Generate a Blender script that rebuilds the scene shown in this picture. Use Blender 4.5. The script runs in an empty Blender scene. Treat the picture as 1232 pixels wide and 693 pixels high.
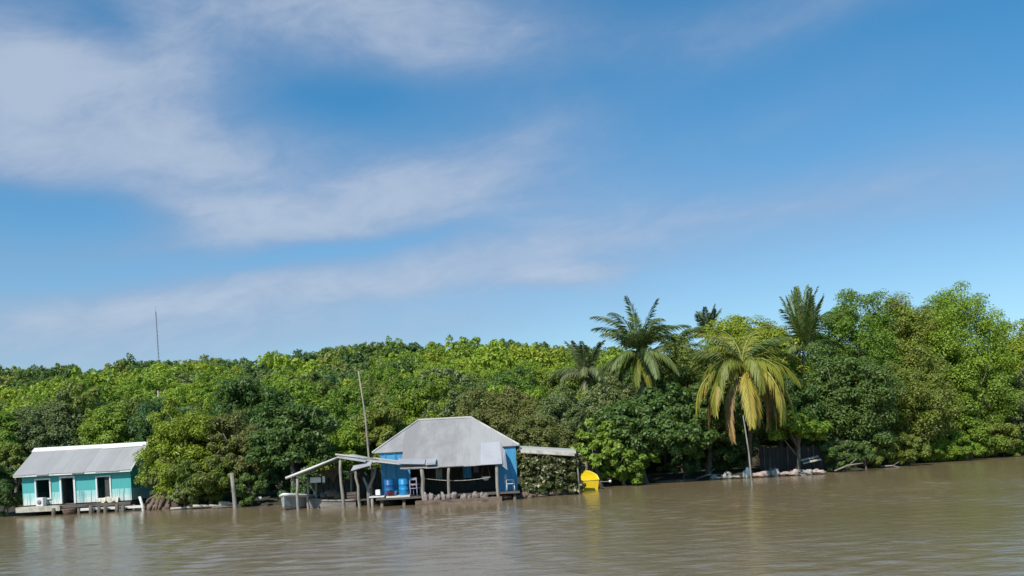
import bpy, math, random
import numpy as np
from mathutils import Vector, Matrix

random.seed(7)
scene = bpy.context.scene
COL = scene.collection
R = math.radians

# ------------------------------------------------------------------ camera model
F = 1100.0            # focal length in photo pixels (photo is 1232 x 693)
CX, CY = 616.0, 541.0  # point on the horizon straight ahead
ROLL = R(3.0)
H = 2.9               # eye height above the water


def P(px, py, Y):
    """world point seen at photo position px, py at distance Y"""
    u = (px - CX) / F
    v = (CY - py) / F
    return Vector(((u * math.cos(ROLL) + v * math.sin(ROLL)) * Y, Y, H + (-u * math.sin(ROLL) + v * math.cos(ROLL)) * Y))


def PX(x, y, z):
    u1, v1 = x / y, (z - H) / y
    u = u1 * math.cos(ROLL) - v1 * math.sin(ROLL)
    v = u1 * math.sin(ROLL) + v1 * math.cos(ROLL)
    return CX + u * F, CY - v * F


cam_d = bpy.data.cameras.new('camera')
cam = bpy.data.objects.new('camera', cam_d)
COL.objects.link(cam)
cr, sr = math.cos(ROLL), math.sin(ROLL)
cam.matrix_world = Matrix(((cr, sr, 0, 0), (0, 0, -1, 0), (-sr, cr, 0, H), (0, 0, 0, 1)))
cam_d.sensor_width = 36
cam_d.lens = F / 1232 * 36
cam_d.shift_y = (CY - 346.5) / 1232
cam_d.clip_start = 0.1
cam_d.clip_end = 12000
scene.camera = cam

# ------------------------------------------------------------------ helpers


def T(o, label=None, cat=None, group=None, kind=None):
    if label: o['label'] = label
    if cat: o['category'] = cat
    if group: o['group'] = group
    if kind: o['kind'] = kind
    return o


def empty(name, loc=(0, 0, 0)):
    o = bpy.data.objects.new(name, None)
    o.location = loc
    o.empty_display_size = 0.3
    COL.objects.link(o)
    return o


def origin(o):
    v = Vector((0, 0, 0))
    while o is not None:
        v += o.location
        o = o.parent
    return v


class MB:
    def __init__(self):
        self.v = []; self.f = []

    def quad(self, *p):
        n = len(self.v)
        self.v += [tuple(q) for q in p]
        self.f.append(tuple(range(n, n + len(p))))
        return self

    def hexa(self, p):
        """8 points: bottom 4 then top 4, both counter clockwise from above"""
        n = len(self.v)
        self.v += [tuple(q) for q in p]
        for a in ((3, 2, 1, 0), (4, 5, 6, 7), (0, 1, 5, 4), (1, 2, 6, 5), (2, 3, 7, 6), (3, 0, 4, 7)):
            self.f.append(tuple(n + i for i in a))
        return self

    def box(self, x0, x1, y0, y1, z0, z1):
        return self.hexa([(x0, y0, z0), (x1, y0, z0), (x1, y1, z0), (x0, y1, z0), (x0, y0, z1), (x1, y0, z1), (x1, y1, z1), (x0, y1, z1)])

    def slab(self, a, b, c, d, t):
        """thin sheet from four top corners (ccw from above)"""
        dn = Vector((0, 0, -t))
        a, b, c, d = map(Vector, (a, b, c, d))
        return self.hexa([a + dn, b + dn, c + dn, d + dn, a, b, c, d])

    def tube(self, pts, rads, seg=8, cap=True):
        pts = [Vector(p) for p in pts]
        if not hasattr(rads, '__len__'): rads = [rads] * len(pts)
        n0 = len(self.v)
        for i, p in enumerate(pts):
            d = (pts[min(i + 1, len(pts) - 1)] - pts[max(i - 1, 0)]).normalized()
            ref = Vector((1, 0, 0)) if abs(d.x) < 0.8 else Vector((0, 1, 0))
            a = d.cross(ref).normalized(); b = d.cross(a)
            for k in range(seg):
                t = 2 * math.pi * k / seg
                self.v.append(tuple(p + (a * math.cos(t) + b * math.sin(t)) * rads[i]))
        for i in range(len(pts) - 1):
            for k in range(seg):
                k2 = (k + 1) % seg
                self.f.append((n0 + i * seg + k, n0 + i * seg + k2, n0 + (i + 1) * seg + k2, n0 + (i + 1) * seg + k))
        if cap:
            self.f.append(tuple(n0 + k for k in reversed(range(seg))))
            self.f.append(tuple(n0 + (len(pts) - 1) * seg + k for k in range(seg)))
        return self

    def lathe(self, c, prof, seg=16):
        c = Vector(c)
        return self.tube([c + Vector((0, 0, z)) for r, z in prof], [r for r, z in prof], seg)

    def loft(self, secs, cap0=True, cap1=True, closed=True):
        n0 = len(self.v); m = len(secs[0])
        for s in secs: self.v += [tuple(p) for p in s]
        for i in range(len(secs) - 1):
            for k in range(m if closed else m - 1):
                k2 = (k + 1) % m
                self.f.append((n0 + i * m + k, n0 + i * m + k2, n0 + (i + 1) * m + k2, n0 + (i + 1) * m + k))
        if cap0: self.f.append(tuple(n0 + k for k in reversed(range(m))))
        if cap1: self.f.append(tuple(n0 + (len(secs) - 1) * m + k for k in range(m)))
        return self

    def blob(self, c, r, rng, rough=0.25, seg=10, rings=7):
        n0 = len(self.v)
        ph = rng.uniform(0, 6.28, 9)
        for i in range(rings + 1):
            th = math.pi * i / rings
            for k in range(seg):
                a = 2 * math.pi * k / seg
                d = (math.sin(th) * math.cos(a), math.sin(th) * math.sin(a), math.cos(th))
                s = 1 + rough * (math.sin(3 * d[0] + ph[0]) * math.sin(2.5 * d[1] + ph[1]) + .6 * math.sin(6 * d[2] + ph[2] + 4 * d[0]) * math.cos(5 * d[1] + ph[3]))
                self.v.append((c[0] + d[0] * r[0] * s, c[1] + d[1] * r[1] * s, c[2] + d[2] * r[2] * s))
        for i in range(rings):
            for k in range(seg):
                k2 = (k + 1) % seg
                self.f.append((n0 + i * seg + k, n0 + (i + 1) * seg + k, n0 + (i + 1) * seg + k2, n0 + i * seg + k2))
        return self

    def build(self, name, mat, parent=None, smooth=False, bevel=0):
        me = bpy.data.meshes.new(name)
        off = origin(parent) if parent else Vector((0, 0, 0))
        me.from_pydata([(x - off.x, y - off.y, z - off.z) for x, y, z in self.v], [], self.f)
        me.update()
        if smooth:
            me.polygons.foreach_set('use_smooth', [True] * len(me.polygons))
        me.materials.append(mat)
        o = bpy.data.objects.new(name, me)
        COL.objects.link(o)
        if parent: o.parent = parent
        if bevel:
            b = o.modifiers.new('bevel', 'BEVEL'); b.width = bevel; b.segments = 2; b.limit_method = 'ANGLE'
        return o


def top(mb, name, mat, base, label, cat, group=None, smooth=False):
    """a thing that is one mesh with its origin at its base"""
    base = Vector(base)
    mb.v = [(x - base.x, y - base.y, z - base.z) for x, y, z in mb.v]
    o = mb.build(name, mat, None, smooth)
    o.location = base
    return T(o, label, cat, group)


def quads_mesh(name, V, mats, midx=None):
    n = len(V) // 4
    me = bpy.data.meshes.new(name)
    me.vertices.add(4 * n)
    me.vertices.foreach_set('co', np.ascontiguousarray(V, dtype=np.float32).ravel())
    me.loops.add(4 * n)
    me.loops.foreach_set('vertex_index', np.arange(4 * n, dtype=np.int32))
    me.polygons.add(n)
    me.polygons.foreach_set('loop_start', np.arange(0, 4 * n, 4, dtype=np.int32))
    if midx is not None:
        me.polygons.foreach_set('material_index', midx.astype(np.int32))
    for m in mats: me.materials.append(m)
    me.update(calc_edges=True)
    return me


# ------------------------------------------------------------------ materials


class NT:
    def __init__(self, tree):
        self.t = tree; self.n = tree.nodes; self.l = tree.links

    def node(self, typ, **kw):
        x = self.n.new(typ)
        for k, v in kw.items(): setattr(x, k, v)
        return x

    def put(self, sock, v):
        if hasattr(v, 'is_linked') or isinstance(v, bpy.types.NodeSocket): self.l.new(v, sock)
        else: sock.default_value = v

    def math(self, op, a, b=0.0, c=None, clamp=False):
        x = self.n.new('ShaderNodeMath'); x.operation = op; x.use_clamp = clamp
        self.put(x.inputs[0], a); self.put(x.inputs[1], b)
        if c is not None: self.put(x.inputs[2], c)
        return x.outputs[0]

    def mix(self, f, a, b, mode='MIX'):
        x = self.n.new('ShaderNodeMix'); x.data_type = 'RGBA'; x.blend_type = mode
        self.put(x.inputs[0], f); self.put(x.inputs[6], a); self.put(x.inputs[7], b)
        return x.outputs[2]

    def noise(self, vec, scale, detail=4, rough=0.55, dist=0.0):
        x = self.n.new('ShaderNodeTexNoise')
        if vec is not None: self.l.new(vec, x.inputs['Vector'])
        x.inputs['Scale'].default_value = scale; x.inputs['Detail'].default_value = detail
        x.inputs['Roughness'].default_value = rough; x.inputs['Distortion'].default_value = dist
        return x.outputs[0]

    def smooth(self, v, a, b):
        x = self.n.new('ShaderNodeMapRange'); x.interpolation_type = 'SMOOTHSTEP'
        self.put(x.inputs[0], v); x.inputs[1].default_value = a; x.inputs[2].default_value = b
        return x.outputs[0]

    def comb(self, x, y, z):
        c = self.n.new('ShaderNodeCombineXYZ')
        for i, v in enumerate((x, y, z)): self.put(c.inputs[i], v)
        return c.outputs[0]

    def vmul(self, v, s):
        x = self.n.new('ShaderNodeVectorMath'); x.operation = 'MULTIPLY'
        self.l.new(v, x.inputs[0]); x.inputs[1].default_value = s
        return x.outputs[0]


def c4(c): return (c[0], c[1], c[2], 1.0)


def base_mat(name):
    m = bpy.data.materials.new(name); m.use_nodes = True
    nt = NT(m.node_tree)
    bs = m.node_tree.nodes['Principled BSDF']
    pos = nt.node('ShaderNodeNewGeometry').outputs['Position']
    return m, nt, bs, pos


def mat(name, c1, c2=None, rough=0.7, scale=3.0, stretch=(1, 1, 1), bump=0.0, spec=0.3, lo=0.35, hi=0.7, metal=0.0):
    m, nt, bs, pos = base_mat(name)
    c2 = c2 or tuple(x * 0.7 for x in c1)
    v = nt.vmul(pos, stretch)
    n = nt.noise(v, scale, 6, 0.62)
    col = nt.mix(nt.smooth(n, lo, hi), c4(c1), c4(c2))
    fine = nt.noise(v, scale * 9, 3)
    col = nt.mix(nt.math('MULTIPLY', fine, 0.35), col, c4(tuple(x * 0.55 for x in c1)))
    nt.put(bs.inputs['Base Color'], col)
    bs.inputs['Roughness'].default_value = rough
    bs.inputs['Specular IOR Level'].default_value = spec
    bs.inputs['Metallic'].default_value = metal
    if bump:
        b = nt.node('ShaderNodeBump'); b.inputs['Strength'].default_value = bump; b.inputs['Distance'].default_value = 0.05
        nt.put(b.inputs['Height'], nt.noise(v, scale * 4, 5)); nt.l.new(b.outputs[0], bs.inputs['Normal'])
    return m


def corrugated(name, c1, c2, rust=(0.20, 0.12, 0.08), amount=0.62, axis='X', pitch=0.16, rough=0.55):
    m, nt, bs, pos = base_mat(name)
    sep = nt.node('ShaderNodeSeparateXYZ'); nt.l.new(pos, sep.inputs[0])
    x, y = sep.outputs[0], sep.outputs[1]
    a, b_ = (x, y) if axis == 'X' else (y, x)
    # sheets about 0.8 m wide, each weathered a little differently
    sheet = nt.math('FLOOR', nt.math('DIVIDE', a, 0.82))
    w = nt.node('ShaderNodeTexWhiteNoise', noise_dimensions='1D'); nt.put(w.inputs['W'], sheet)
    n = nt.noise(nt.vmul(pos, (1.2, .5, .5) if axis == 'X' else (.5, 1.2, .5)), 1.3, 6, .65)
    col = nt.mix(nt.smooth(nt.math('ADD', nt.math('MULTIPLY', n, .7), nt.math('MULTIPLY', w.outputs[0], .3)), .3, .68), c4(c1), c4(c2))
    st = nt.noise(nt.vmul(pos, (7, .5, .8) if axis == 'X' else (.5, 7, .8)), 1.0, 4, .6)
    col = nt.mix(nt.math('MULTIPLY', nt.smooth(st, amount, amount + .2), .55), col, c4(rust))
    nt.put(bs.inputs['Base Color'], col)
    bs.inputs['Roughness'].default_value = rough; bs.inputs['Metallic'].default_value = 0.0
    bs.inputs['Specular IOR Level'].default_value = 0.35
    wv = nt.math('SINE', nt.math('MULTIPLY', a, 2 * math.pi / pitch))
    seam = nt.math('LESS_THAN', nt.math('FRACT', nt.math('DIVIDE', a, 0.82)), 0.03)
    b = nt.node('ShaderNodeBump'); b.inputs['Strength'].default_value = .35; b.inputs['Distance'].default_value = .012
    nt.put(b.inputs['Height'], nt.math('ADD', nt.math('MULTIPLY', wv, .5), nt.math('MULTIPLY', seam, 1.0))); nt.l.new(b.outputs[0], bs.inputs['Normal'])
    return m


def foliage(name, c1, c2, c3=None, trans=0.38):
    """leaf colour differs leaf by leaf and branch by branch"""
    m, nt, bs, pos = base_mat(name)
    g = nt.node('ShaderNodeNewGeometry')
    oi = nt.node('ShaderNodeObjectInfo')
    rnd = g.outputs['Random Per Island']
    n = nt.noise(pos, 0.55, 3, .6)
    f = nt.math('ADD', nt.math('MULTIPLY', rnd, .55), nt.math('MULTIPLY', nt.smooth(n, .3, .7), .45))
    col = nt.mix(f, c4(c1), c4(c2))
    c3 = c3 or tuple(x * .8 for x in c2)
    rare = nt.math('GREATER_THAN', nt.math('FRACT', nt.math('MULTIPLY', rnd, 17.3)), .9)
    col = nt.mix(rare, col, c4(c3))
    hs = nt.node('ShaderNodeHueSaturation')
    nt.put(hs.inputs['Color'], col)
    nt.put(hs.inputs['Value'], nt.math('MULTIPLY_ADD', oi.outputs['Random'], .4, .8))
    nt.put(hs.inputs['Hue'], nt.math('MULTIPLY_ADD', oi.outputs['Random'], -.025, .505))
    nt.put(bs.inputs['Base Color'], hs.outputs[0])
    bs.inputs['Roughness'].default_value = .5; bs.inputs['Specular IOR Level'].default_value = .35
    tr = nt.node('ShaderNodeBsdfTranslucent'); nt.put(tr.inputs['Color'], nt.mix(.5, hs.outputs[0], (.15, .26, .03, 1)))
    ms = nt.node('ShaderNodeMixShader'); ms.inputs[0].default_value = trans
    nt.l.new(bs.outputs[0], ms.inputs[1]); nt.l.new(tr.outputs[0], ms.inputs[2])
    out = m.node_tree.nodes['Material Output']; nt.l.new(ms.outputs[0], out.inputs['Surface'])
    return m


M = {}
M['bright'] = foliage('bright_green_leaves', (.215, .35, .034), (.28, .4, .04))
M['mid'] = foliage('mid_green_leaves', (.155, .275, .035), (.215, .33, .042))
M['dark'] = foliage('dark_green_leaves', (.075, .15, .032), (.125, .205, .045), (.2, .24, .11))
M['olive'] = foliage('olive_leaves', (.185, .25, .04), (.24, .285, .05), (.27, .26, .085))
M['yellowgreen'] = foliage('yellow_green_leaves', (.225, .325, .03), (.29, .375, .036), (.32, .33, .05))
M['brown'] = foliage('dull_olive_leaves', (.165, .19, .05), (.215, .225, .062), (.25, .21, .09))
M['grey'] = foliage('grey_green_leaves', (.15, .205, .065), (.21, .26, .095), (.27, .28, .17))
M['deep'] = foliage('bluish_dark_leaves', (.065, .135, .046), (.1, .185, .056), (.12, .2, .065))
M['palm'] = foliage('palm_green_leaves', (.075, .125, .032), (.135, .19, .05), (.22, .22, .08), .2)
M['palmdull'] = foliage('palm_dull_leaves', (.1, .135, .05), (.16, .19, .075), (.2, .19, .085), .2)
M['palmyellow'] = foliage('palm_yellow_leaves', (.34, .32, .045), (.44, .39, .07), (.38, .24, .06), .25)
M['palmdry'] = foliage('palm_dry_leaves', (.36, .23, .085), (.44, .3, .12), (.28, .15, .06), .2)
M['palmlime'] = foliage('palm_lime_leaves', (.15, .19, .022), (.23, .25, .033), (.32, .27, .06), .25)
M['bark'] = mat('bark', (.19, .16, .125), (.09, .075, .06), .9, 4, (1, 1, .4), .6)
M['shadedbark'] = mat('shaded_palm_bark', (.1, .085, .07), (.05, .042, .035), .95, 4, (1, 1, 2), .6)  # shade on the palm trunk put into its bark colour
M['palebark'] = mat('pale_bark', (.36, .32, .25), (.2, .17, .13), .9, 4, (1, 1, .4), .5)
M['driftwood'] = mat('driftwood', (.5, .46, .4), (.3, .26, .21), .85, 4, (1, 1, 1), .4)
M['post'] = mat('weathered_post_wood', (.33, .3, .26), (.16, .135, .11), .9, 3, (2, 2, .35), .5)
M['plank'] = mat('dark_deck_planks', (.15, .12, .1), (.07, .06, .05), .9, 3, (.4, 3, 1), .4)
M['white'] = mat('white_paint', (.74, .73, .7), (.5, .47, .42), .6, 2.2, (1, 1, 1), .1, lo=.5, hi=.8)
M['whiteboard'] = mat('white_planks', (.72, .7, .67), (.42, .38, .33), .7, 3, (.5, 2, 2), .2, lo=.45, hi=.75)
M['concrete'] = mat('stained_concrete', (.56, .52, .44), (.32, .29, .22), .9, 2.5, (1, 1, 1), .4)
M['stone'] = mat('pale_stone', (.3, .255, .225), (.15, .115, .1), .9, 3.5, (1, 1, 1), .7)
M['rock'] = mat('pale_shore_rock', (.4, .375, .34), (.22, .2, .17), .9, 3.5, (1, 1, 1), .7)
M['pinkstone'] = mat('pinkish_rubble', (.54, .42, .36), (.26, .19, .16), .9, 3.5, (1, 1, 1), .7)
M['mudrock'] = mat('brown_root_heap', (.24, .17, .13), (.1, .07, .055), .95, 3.0, (1, 1, 2.5), .9)
M['blue'] = mat('blue_wall_paint', (.07, .33, .58), (.06, .24, .42), .7, 1.5, (3, 1, .5), .1)
M['barrel'] = mat('blue_plastic', (.015, .27, .58), (.012, .2, .45), .4, 2, (1, 1, 1), 0, .5)
M['barreldark'] = mat('dark_blue_plastic', (.012, .13, .34), (.01, .09, .25), .4, 2, (1, 1, 1), 0, .5)
M['red'] = mat('red_plastic', (.45, .06, .08), (.3, .04, .06), .5, 3)
M['yellow'] = mat('yellow_paint', (.8, .56, .008), (.72, .46, .008), .45, 2.0, (1, 1, 1), .05, .4)
M['yellowrim'] = mat('worn_yellow_rim', (.82, .66, .1), (.7, .5, .05), .5, 3)
M['greyhull'] = mat('grey_fibreglass', (.42, .43, .42), (.27, .27, .25), .6, 2.0, (1, 1, 2), .1)
M['whitehull'] = mat('white_gelcoat', (.78, .78, .76), (.55, .54, .5), .4, 2.0, lo=.5, hi=.8)
M['woodhull'] = mat('old_boat_planks', (.3, .27, .25), (.16, .13, .12), .85, 2.5, (.4, 1, 3), .4)
M['net'] = mat('tangled_net', (.2, .16, .12), (.08, .07, .06), .95, 5, (1, 1, 1), 1.0)
M['lilac'] = mat('lilac_grey_paint', (.3, .28, .36), (.2, .18, .24), .7, 3)
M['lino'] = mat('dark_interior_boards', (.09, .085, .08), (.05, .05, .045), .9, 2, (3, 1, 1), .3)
M['metal'] = mat('galvanised_steel', (.4, .42, .44), (.3, .31, .33), .5, 1.5, metal=.0)
M['redwhite'] = mat('faded_mast_paint', (.42, .36, .36), (.3, .3, .33), .6, .3)
M['tinroof'] = corrugated('weathered_tin', (.35, .335, .325), (.255, .24, .235), amount=.6)
M['tinroof2'] = corrugated('grey_tin', (.345, .335, .325), (.3, .29, .285), amount=.66)
M['newtin'] = corrugated('newer_bright_tin', (.4, .395, .41), (.33, .325, .335), amount=.66)
M['oldtin'] = corrugated('pale_tin', (.5, .48, .44), (.34, .32, .28), amount=.6, axis='Y')
M['fencewood'] = mat('grey_fence_boards', (.06, .056, .054), (.035, .033, .032), .9, 2, (4, 1, .5), .4)
M['cloth'] = mat('pale_cloth', (.68, .64, .52), (.5, .46, .36), .9, 4, (1, 1, 1), .6)


def teal_paint():
    m, nt, bs, pos = base_mat('teal_and_white_wall_paint')
    sep = nt.node('ShaderNodeSeparateXYZ'); nt.l.new(pos, sep.inputs[0])
    z = sep.outputs[2]
    rag = nt.noise(nt.vmul(pos, (3, 3, .6)), 2.0, 5, .65)
    rag2 = nt.noise(nt.vmul(pos, (9, 9, .3)), 1.0, 3, .6)
    teal = nt.mix(rag, (.055, .33, .33, 1), (.075, .40, .37, 1))
    pale = nt.mix(rag2, (.2, .52, .49, 1), (.48, .66, .62, 1))
    white = nt.mix(rag, (.7, .7, .66, 1), (.52, .56, .52, 1))
    zz = nt.math('ADD', z, nt.math('MULTIPLY', nt.math('SUBTRACT', rag2, .5), .7))
    f1 = nt.smooth(nt.math('ADD', z, nt.math('MULTIPLY', nt.math('SUBTRACT', rag, .5), .12)), 1.55, 1.63)
    f2 = nt.smooth(zz, .95, 1.3)
    col = nt.mix(f1, nt.mix(f2, white, pale), teal)
    # bare boards where the low paint has peeled
    drip = nt.math('MULTIPLY', nt.smooth(rag2, .52, .6), nt.math('SUBTRACT', 1.0, f1))
    col = nt.mix(nt.math('MULTIPLY', drip, .8), col, (.06, .27, .26, 1))
    nt.put(bs.inputs['Base Color'], col); bs.inputs['Roughness'].default_value = .75
    # board joints
    j = nt.math('LESS_THAN', nt.math('FRACT', nt.math('DIVIDE', sep.outputs[0], .24)), .05)
    b = nt.node('ShaderNodeBump'); b.inputs['Strength'].default_value = .5; b.inputs['Distance'].default_value = -.02
    nt.put(b.inputs['Height'], j); nt.l.new(b.outputs[0], bs.inputs['Normal'])
    return m


M['teal'] = teal_paint()


def ground_mat():
    m, nt, bs, pos = base_mat('bank_mud_and_leaf_litter')
    n = nt.noise(pos, .5, 6, .65); n2 = nt.noise(pos, 4, 5, .6)
    col = nt.mix(nt.smooth(n, .35, .65), (.035, .03, .018, 1), (.028, .036, .013, 1))
    col = nt.mix(nt.math('MULTIPLY', n2, .5), col, (.055, .044, .03, 1))
    nt.put(bs.inputs['Base Color'], col); bs.inputs['Roughness'].default_value = .95
    b = nt.node('ShaderNodeBump'); b.inputs['Strength'].default_value = .7; b.inputs['Distance'].default_value = .2
    nt.put(b.inputs['Height'], n2); nt.l.new(b.outputs[0], bs.inputs['Normal'])
    return m


def water_mat():
    m, nt, bs, pos = base_mat('muddy_lagoon_water')
    n = nt.noise(nt.vmul(pos, (.04, .07, 0)), 1.0, 4, .55, .6)
    col = nt.mix(nt.smooth(n, .35, .65), (.19, .14, .07, 1), (.2, .145, .088, 1))
    nt.put(bs.inputs['Base Color'], col)
    bs.inputs['Roughness'].default_value = .13
    bs.inputs['IOR'].default_value = 1.33
    bs.inputs['Specular IOR Level'].default_value = .5
    f = nt.noise(nt.vmul(pos, (1.6, 2.6, 1)), 1.0, 4, .6, .3)
    # wind lanes: some stretches ruffled, some smooth
    lane = nt.smooth(nt.noise(nt.vmul(pos, (.05, .12, 0)), 1.0, 3, .5), .35, .65)
    b = nt.node('ShaderNodeBump'); b.inputs['Distance'].default_value = .05
    nt.put(b.inputs['Strength'], nt.math('MULTIPLY_ADD', lane, .5, .5))
    nt.put(b.inputs['Height'], f); nt.l.new(b.outputs[0], bs.inputs['Normal'])
    return m


# ------------------------------------------------------------------ world and sun
SUN = Vector((-.5, -.78, .98)).normalized()
sun_el = math.asin(SUN.z); sun_az = math.atan2(SUN.x, SUN.y)
w = bpy.data.worlds.new('World'); scene.world = w; w.use_nodes = True
nt = NT(w.node_tree)
bg = w.node_tree.nodes['Background']
sky = nt.node('ShaderNodeTexSky', sky_type='NISHITA'); sky.sun_disc = False
sky.sun_elevation = sun_el; sky.sun_rotation = sun_az % (2 * math.pi)
sky.altitude = 0; sky.air_density = 1.0; sky.dust_density = 0.6; sky.ozone_density = 3.0
tc = nt.node('ShaderNodeTexCoord')
sep = nt.node('ShaderNodeSeparateXYZ'); nt.l.new(tc.outputs['Generated'], sep.inputs[0])
DEG = 180 / math.pi
az = nt.math('MULTIPLY', nt.math('ARCTAN2', sep.outputs[0], sep.outputs[1]), DEG)
el = nt.math('MULTIPLY', nt.math('ARCSINE', sep.outputs[2]), DEG)


def azel(px, py):
    d = P(px, py, 1.0) - Vector((0, 0, H))
    return math.atan2(d.x, d.y) * DEG, math.atan2(d.z, math.hypot(d.x, d.y)) * DEG


# streaky high cloud: warped noise in azimuth / elevation
wx = nt.noise(nt.comb(nt.math('MULTIPLY', az, .05), nt.math('MULTIPLY', el, .11), 3.1), 1.0, 3, .5)
wy = nt.noise(nt.comb(nt.math('MULTIPLY', az, .05), nt.math('MULTIPLY', el, .11), 9.7), 1.0, 3, .5)
azw = nt.math('MULTIPLY_ADD', nt.math('SUBTRACT', wx, .5), 9.0, az)
elw = nt.math('MULTIPLY_ADD', nt.math('SUBTRACT', wy, .5), 5.0, el)
tilt = R(9)
ua = nt.math('ADD', nt.math('MULTIPLY', azw, math.cos(tilt)), nt.math('MULTIPLY', elw, math.sin(tilt)))
ub = nt.math('SUBTRACT', nt.math('MULTIPLY', elw, math.cos(tilt)), nt.math('MULTIPLY', azw, math.sin(tilt)))
streak = nt.noise(nt.comb(nt.math('MULTIPLY', ua, .07), nt.math('MULTIPLY', ub, .26), 1.7), 1.0, 6, .55, .4)
fine = nt.noise(nt.comb(nt.math('MULTIPLY', ua, .25), nt.math('MULTIPLY', ub, .6), 5.2), 1.0, 5, .6, .5)
CL = [  # px, py, half width, half height (photo pixels), tilt, weight
    (60, 70, 220, 120, 0, .34), (5, 110, 70, 50, 0, .9), (190, 150, 130, 45, -10, .5), (120, 195, 200, 26, 0, .36), (170, 60, 60, 90, 20, .25),
    (520, 60, 150, 50, 4, .6), (420, 5, 200, 40, 0, .45), (310, 50, 90, 50, 0, .3),
    (250, 255, 120, 24, -6, .65), (300, 290, 140, 22, 10, .4), (440, 245, 170, 36, 10, .42), (560, 215, 150, 50, 5, .35),
    (160, 370, 260, 30, 8, .45), (450, 335, 220, 22, 8, .45), (670, 325, 80, 14, 3, .55), (740, 270, 180, 45, 2, .25),
    (950, 250, 260, 44, 2, .22), (1150, 245, 160, 60, 0, .2), (930, 14, 210, 34, 2, .42), (60, 420, 260, 50, 0, .4), (400, 400, 260, 40, 4, .3),
    (150, 200, 560, 260, 0, .2), (50, 255, 120, 26, 0, -.5), (400, 125, 150, 26, 6, -.35), (410, 302, 170, 11, 10, -.4), (190, 322, 150, 14, 6, -.35), (100, 40, 40, 40, 0, -.3), (700, 320, 620, 150, 0, .24), (1000, 80, 400, 120, 0, .08),
    (1000, 110, 180, 24, 8, .12), (640, 150, 150, 26, 10, .2),
]
cov = None
for px, py, rx, ry, rt, wt in CL:
    a0, e0 = azel(px, py)
    k = DEG / F
    ca, sa = math.cos(R(rt)), math.sin(R(rt))
    da = nt.math('SUBTRACT', azw, a0); de = nt.math('SUBTRACT', elw, e0)
    p_ = nt.math('DIVIDE', nt.math('ADD', nt.math('MULTIPLY', da, ca), nt.math('MULTIPLY', de, sa)), rx * k)
    q_ = nt.math('DIVIDE', nt.math('SUBTRACT', nt.math('MULTIPLY', de, ca), nt.math('MULTIPLY', da, sa)), ry * k)
    r2 = nt.math('ADD', nt.math('MULTIPLY', p_, p_), nt.math('MULTIPLY', q_, q_))
    g = nt.math('MULTIPLY', nt.math('EXPONENT', nt.math('MULTIPLY', r2, -1.0)), wt)
    cov = g if cov is None else nt.math('ADD', cov, g)
# away from the photographed part of the sky the cover stays thin and streaky
micro = nt.noise(nt.comb(nt.math('MULTIPLY', ua, .7), nt.math('MULTIPLY', ub, 1.3), 8.8), 1.0, 6, .65, .5)
tex = nt.math('ADD', nt.math('ADD', nt.math('MULTIPLY', streak, .5), nt.math('MULTIPLY', fine, .3)), nt.math('MULTIPLY', micro, .3))
dens = nt.math('MULTIPLY', cov, nt.math('MULTIPLY_ADD', tex, 1.5, .3))
mask = nt.math('MULTIPLY', nt.smooth(dens, -.05, 1.2), .8)
bright = nt.smooth(nt.math('ADD', nt.math('MULTIPLY', dens, .6), nt.math('MULTIPLY', fine, .4)), .35, 1.15)
ccol = nt.mix(bright, (1.75, 2.25, 3.3, 1), (2.9, 3.35, 4.1, 1))
hs = nt.node('ShaderNodeHueSaturation'); nt.l.new(sky.outputs[0], hs.inputs['Color'])
hs.inputs['Saturation'].default_value = 0.92; hs.inputs['Value'].default_value = 1.0
skyc = nt.mix(1.0, hs.outputs[0], nt.mix(nt.smooth(el, 4, 24), (.58, .74, .78, 1), (.2, .64, .82, 1)), 'MULTIPLY')
nt.put(bg.inputs['Color'], nt.mix(mask, skyc, ccol))
bg.inputs['Strength'].default_value = 0.14

sl = bpy.data.lights.new('sun', 'SUN'); so = bpy.data.objects.new('sun', sl); COL.objects.link(so)
sl.energy = 4.2; sl.angle = R(.5); sl.color = (1, .95, .86)
so.rotation_euler = SUN.to_track_quat('Z', 'Y').to_euler()
so.location = (-60, -60, 100)

# ------------------------------------------------------------------ terrain and water
SHX = [-400, -60, -40, -31, -24, -18, -13, -8, -2, 2, 5, 9, 14, 20, 24, 30, 38, 46, 60, 400]
SHY = [75, 69, 67, 65.6, 64, 61.8, 61.5, 59, 57, 57.5, 61.5, 66, 66.5, 66.2, 68, 73, 80, 83.5, 87, 97]
RX = [-400, -143, -113, -96, -66, -50, -27, -13, 8, 19, 60, 120, 400]
RZ = [23, 24, 21.6, 22, 22.4, 23.4, 22.8, 21.4, 20.6, 19, 16, 14, 13]


def ground_z(x, y):
    x = np.asarray(x, float); y = np.asarray(y, float)
    d = y - np.interp(x, SHX, SHY)
    under = np.maximum(-2.5, d * .22)
    bank = .12 + np.clip(d, 0, 3) * .14 + np.clip(d - 3, 0, 400) * .012
    t = np.clip((d - 8) / 185, 0, 1)
    hill = np.interp(x, RX, RZ) * (.45 * t + .55 * t * t * (3 - 2 * t))
    hill = hill * np.clip(1 - (d - 210) / 700, .5, 1)
    bumps = np.clip(d / 40, 0, 1) * (.8 * np.sin(x * .11 + y * .05) + .6 * np.sin(x * .05 - y * .13 + 1))
    return np.where(d < 0, under, bank + hill + bumps)


def tensor_grid(xs, ys, zf):
    X, Y = np.meshgrid(xs, ys)
    Z = zf(X, Y)
    V = np.stack([X, Y, Z], -1).reshape(-1, 3)
    nx, ny = len(xs), len(ys)
    i = (np.arange(ny - 1)[:, None] * nx + np.arange(nx - 1)[None, :]).ravel()
    Fq = np.stack([i, i + 1, i + nx + 1, i + nx], -1)
    return V, Fq


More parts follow.
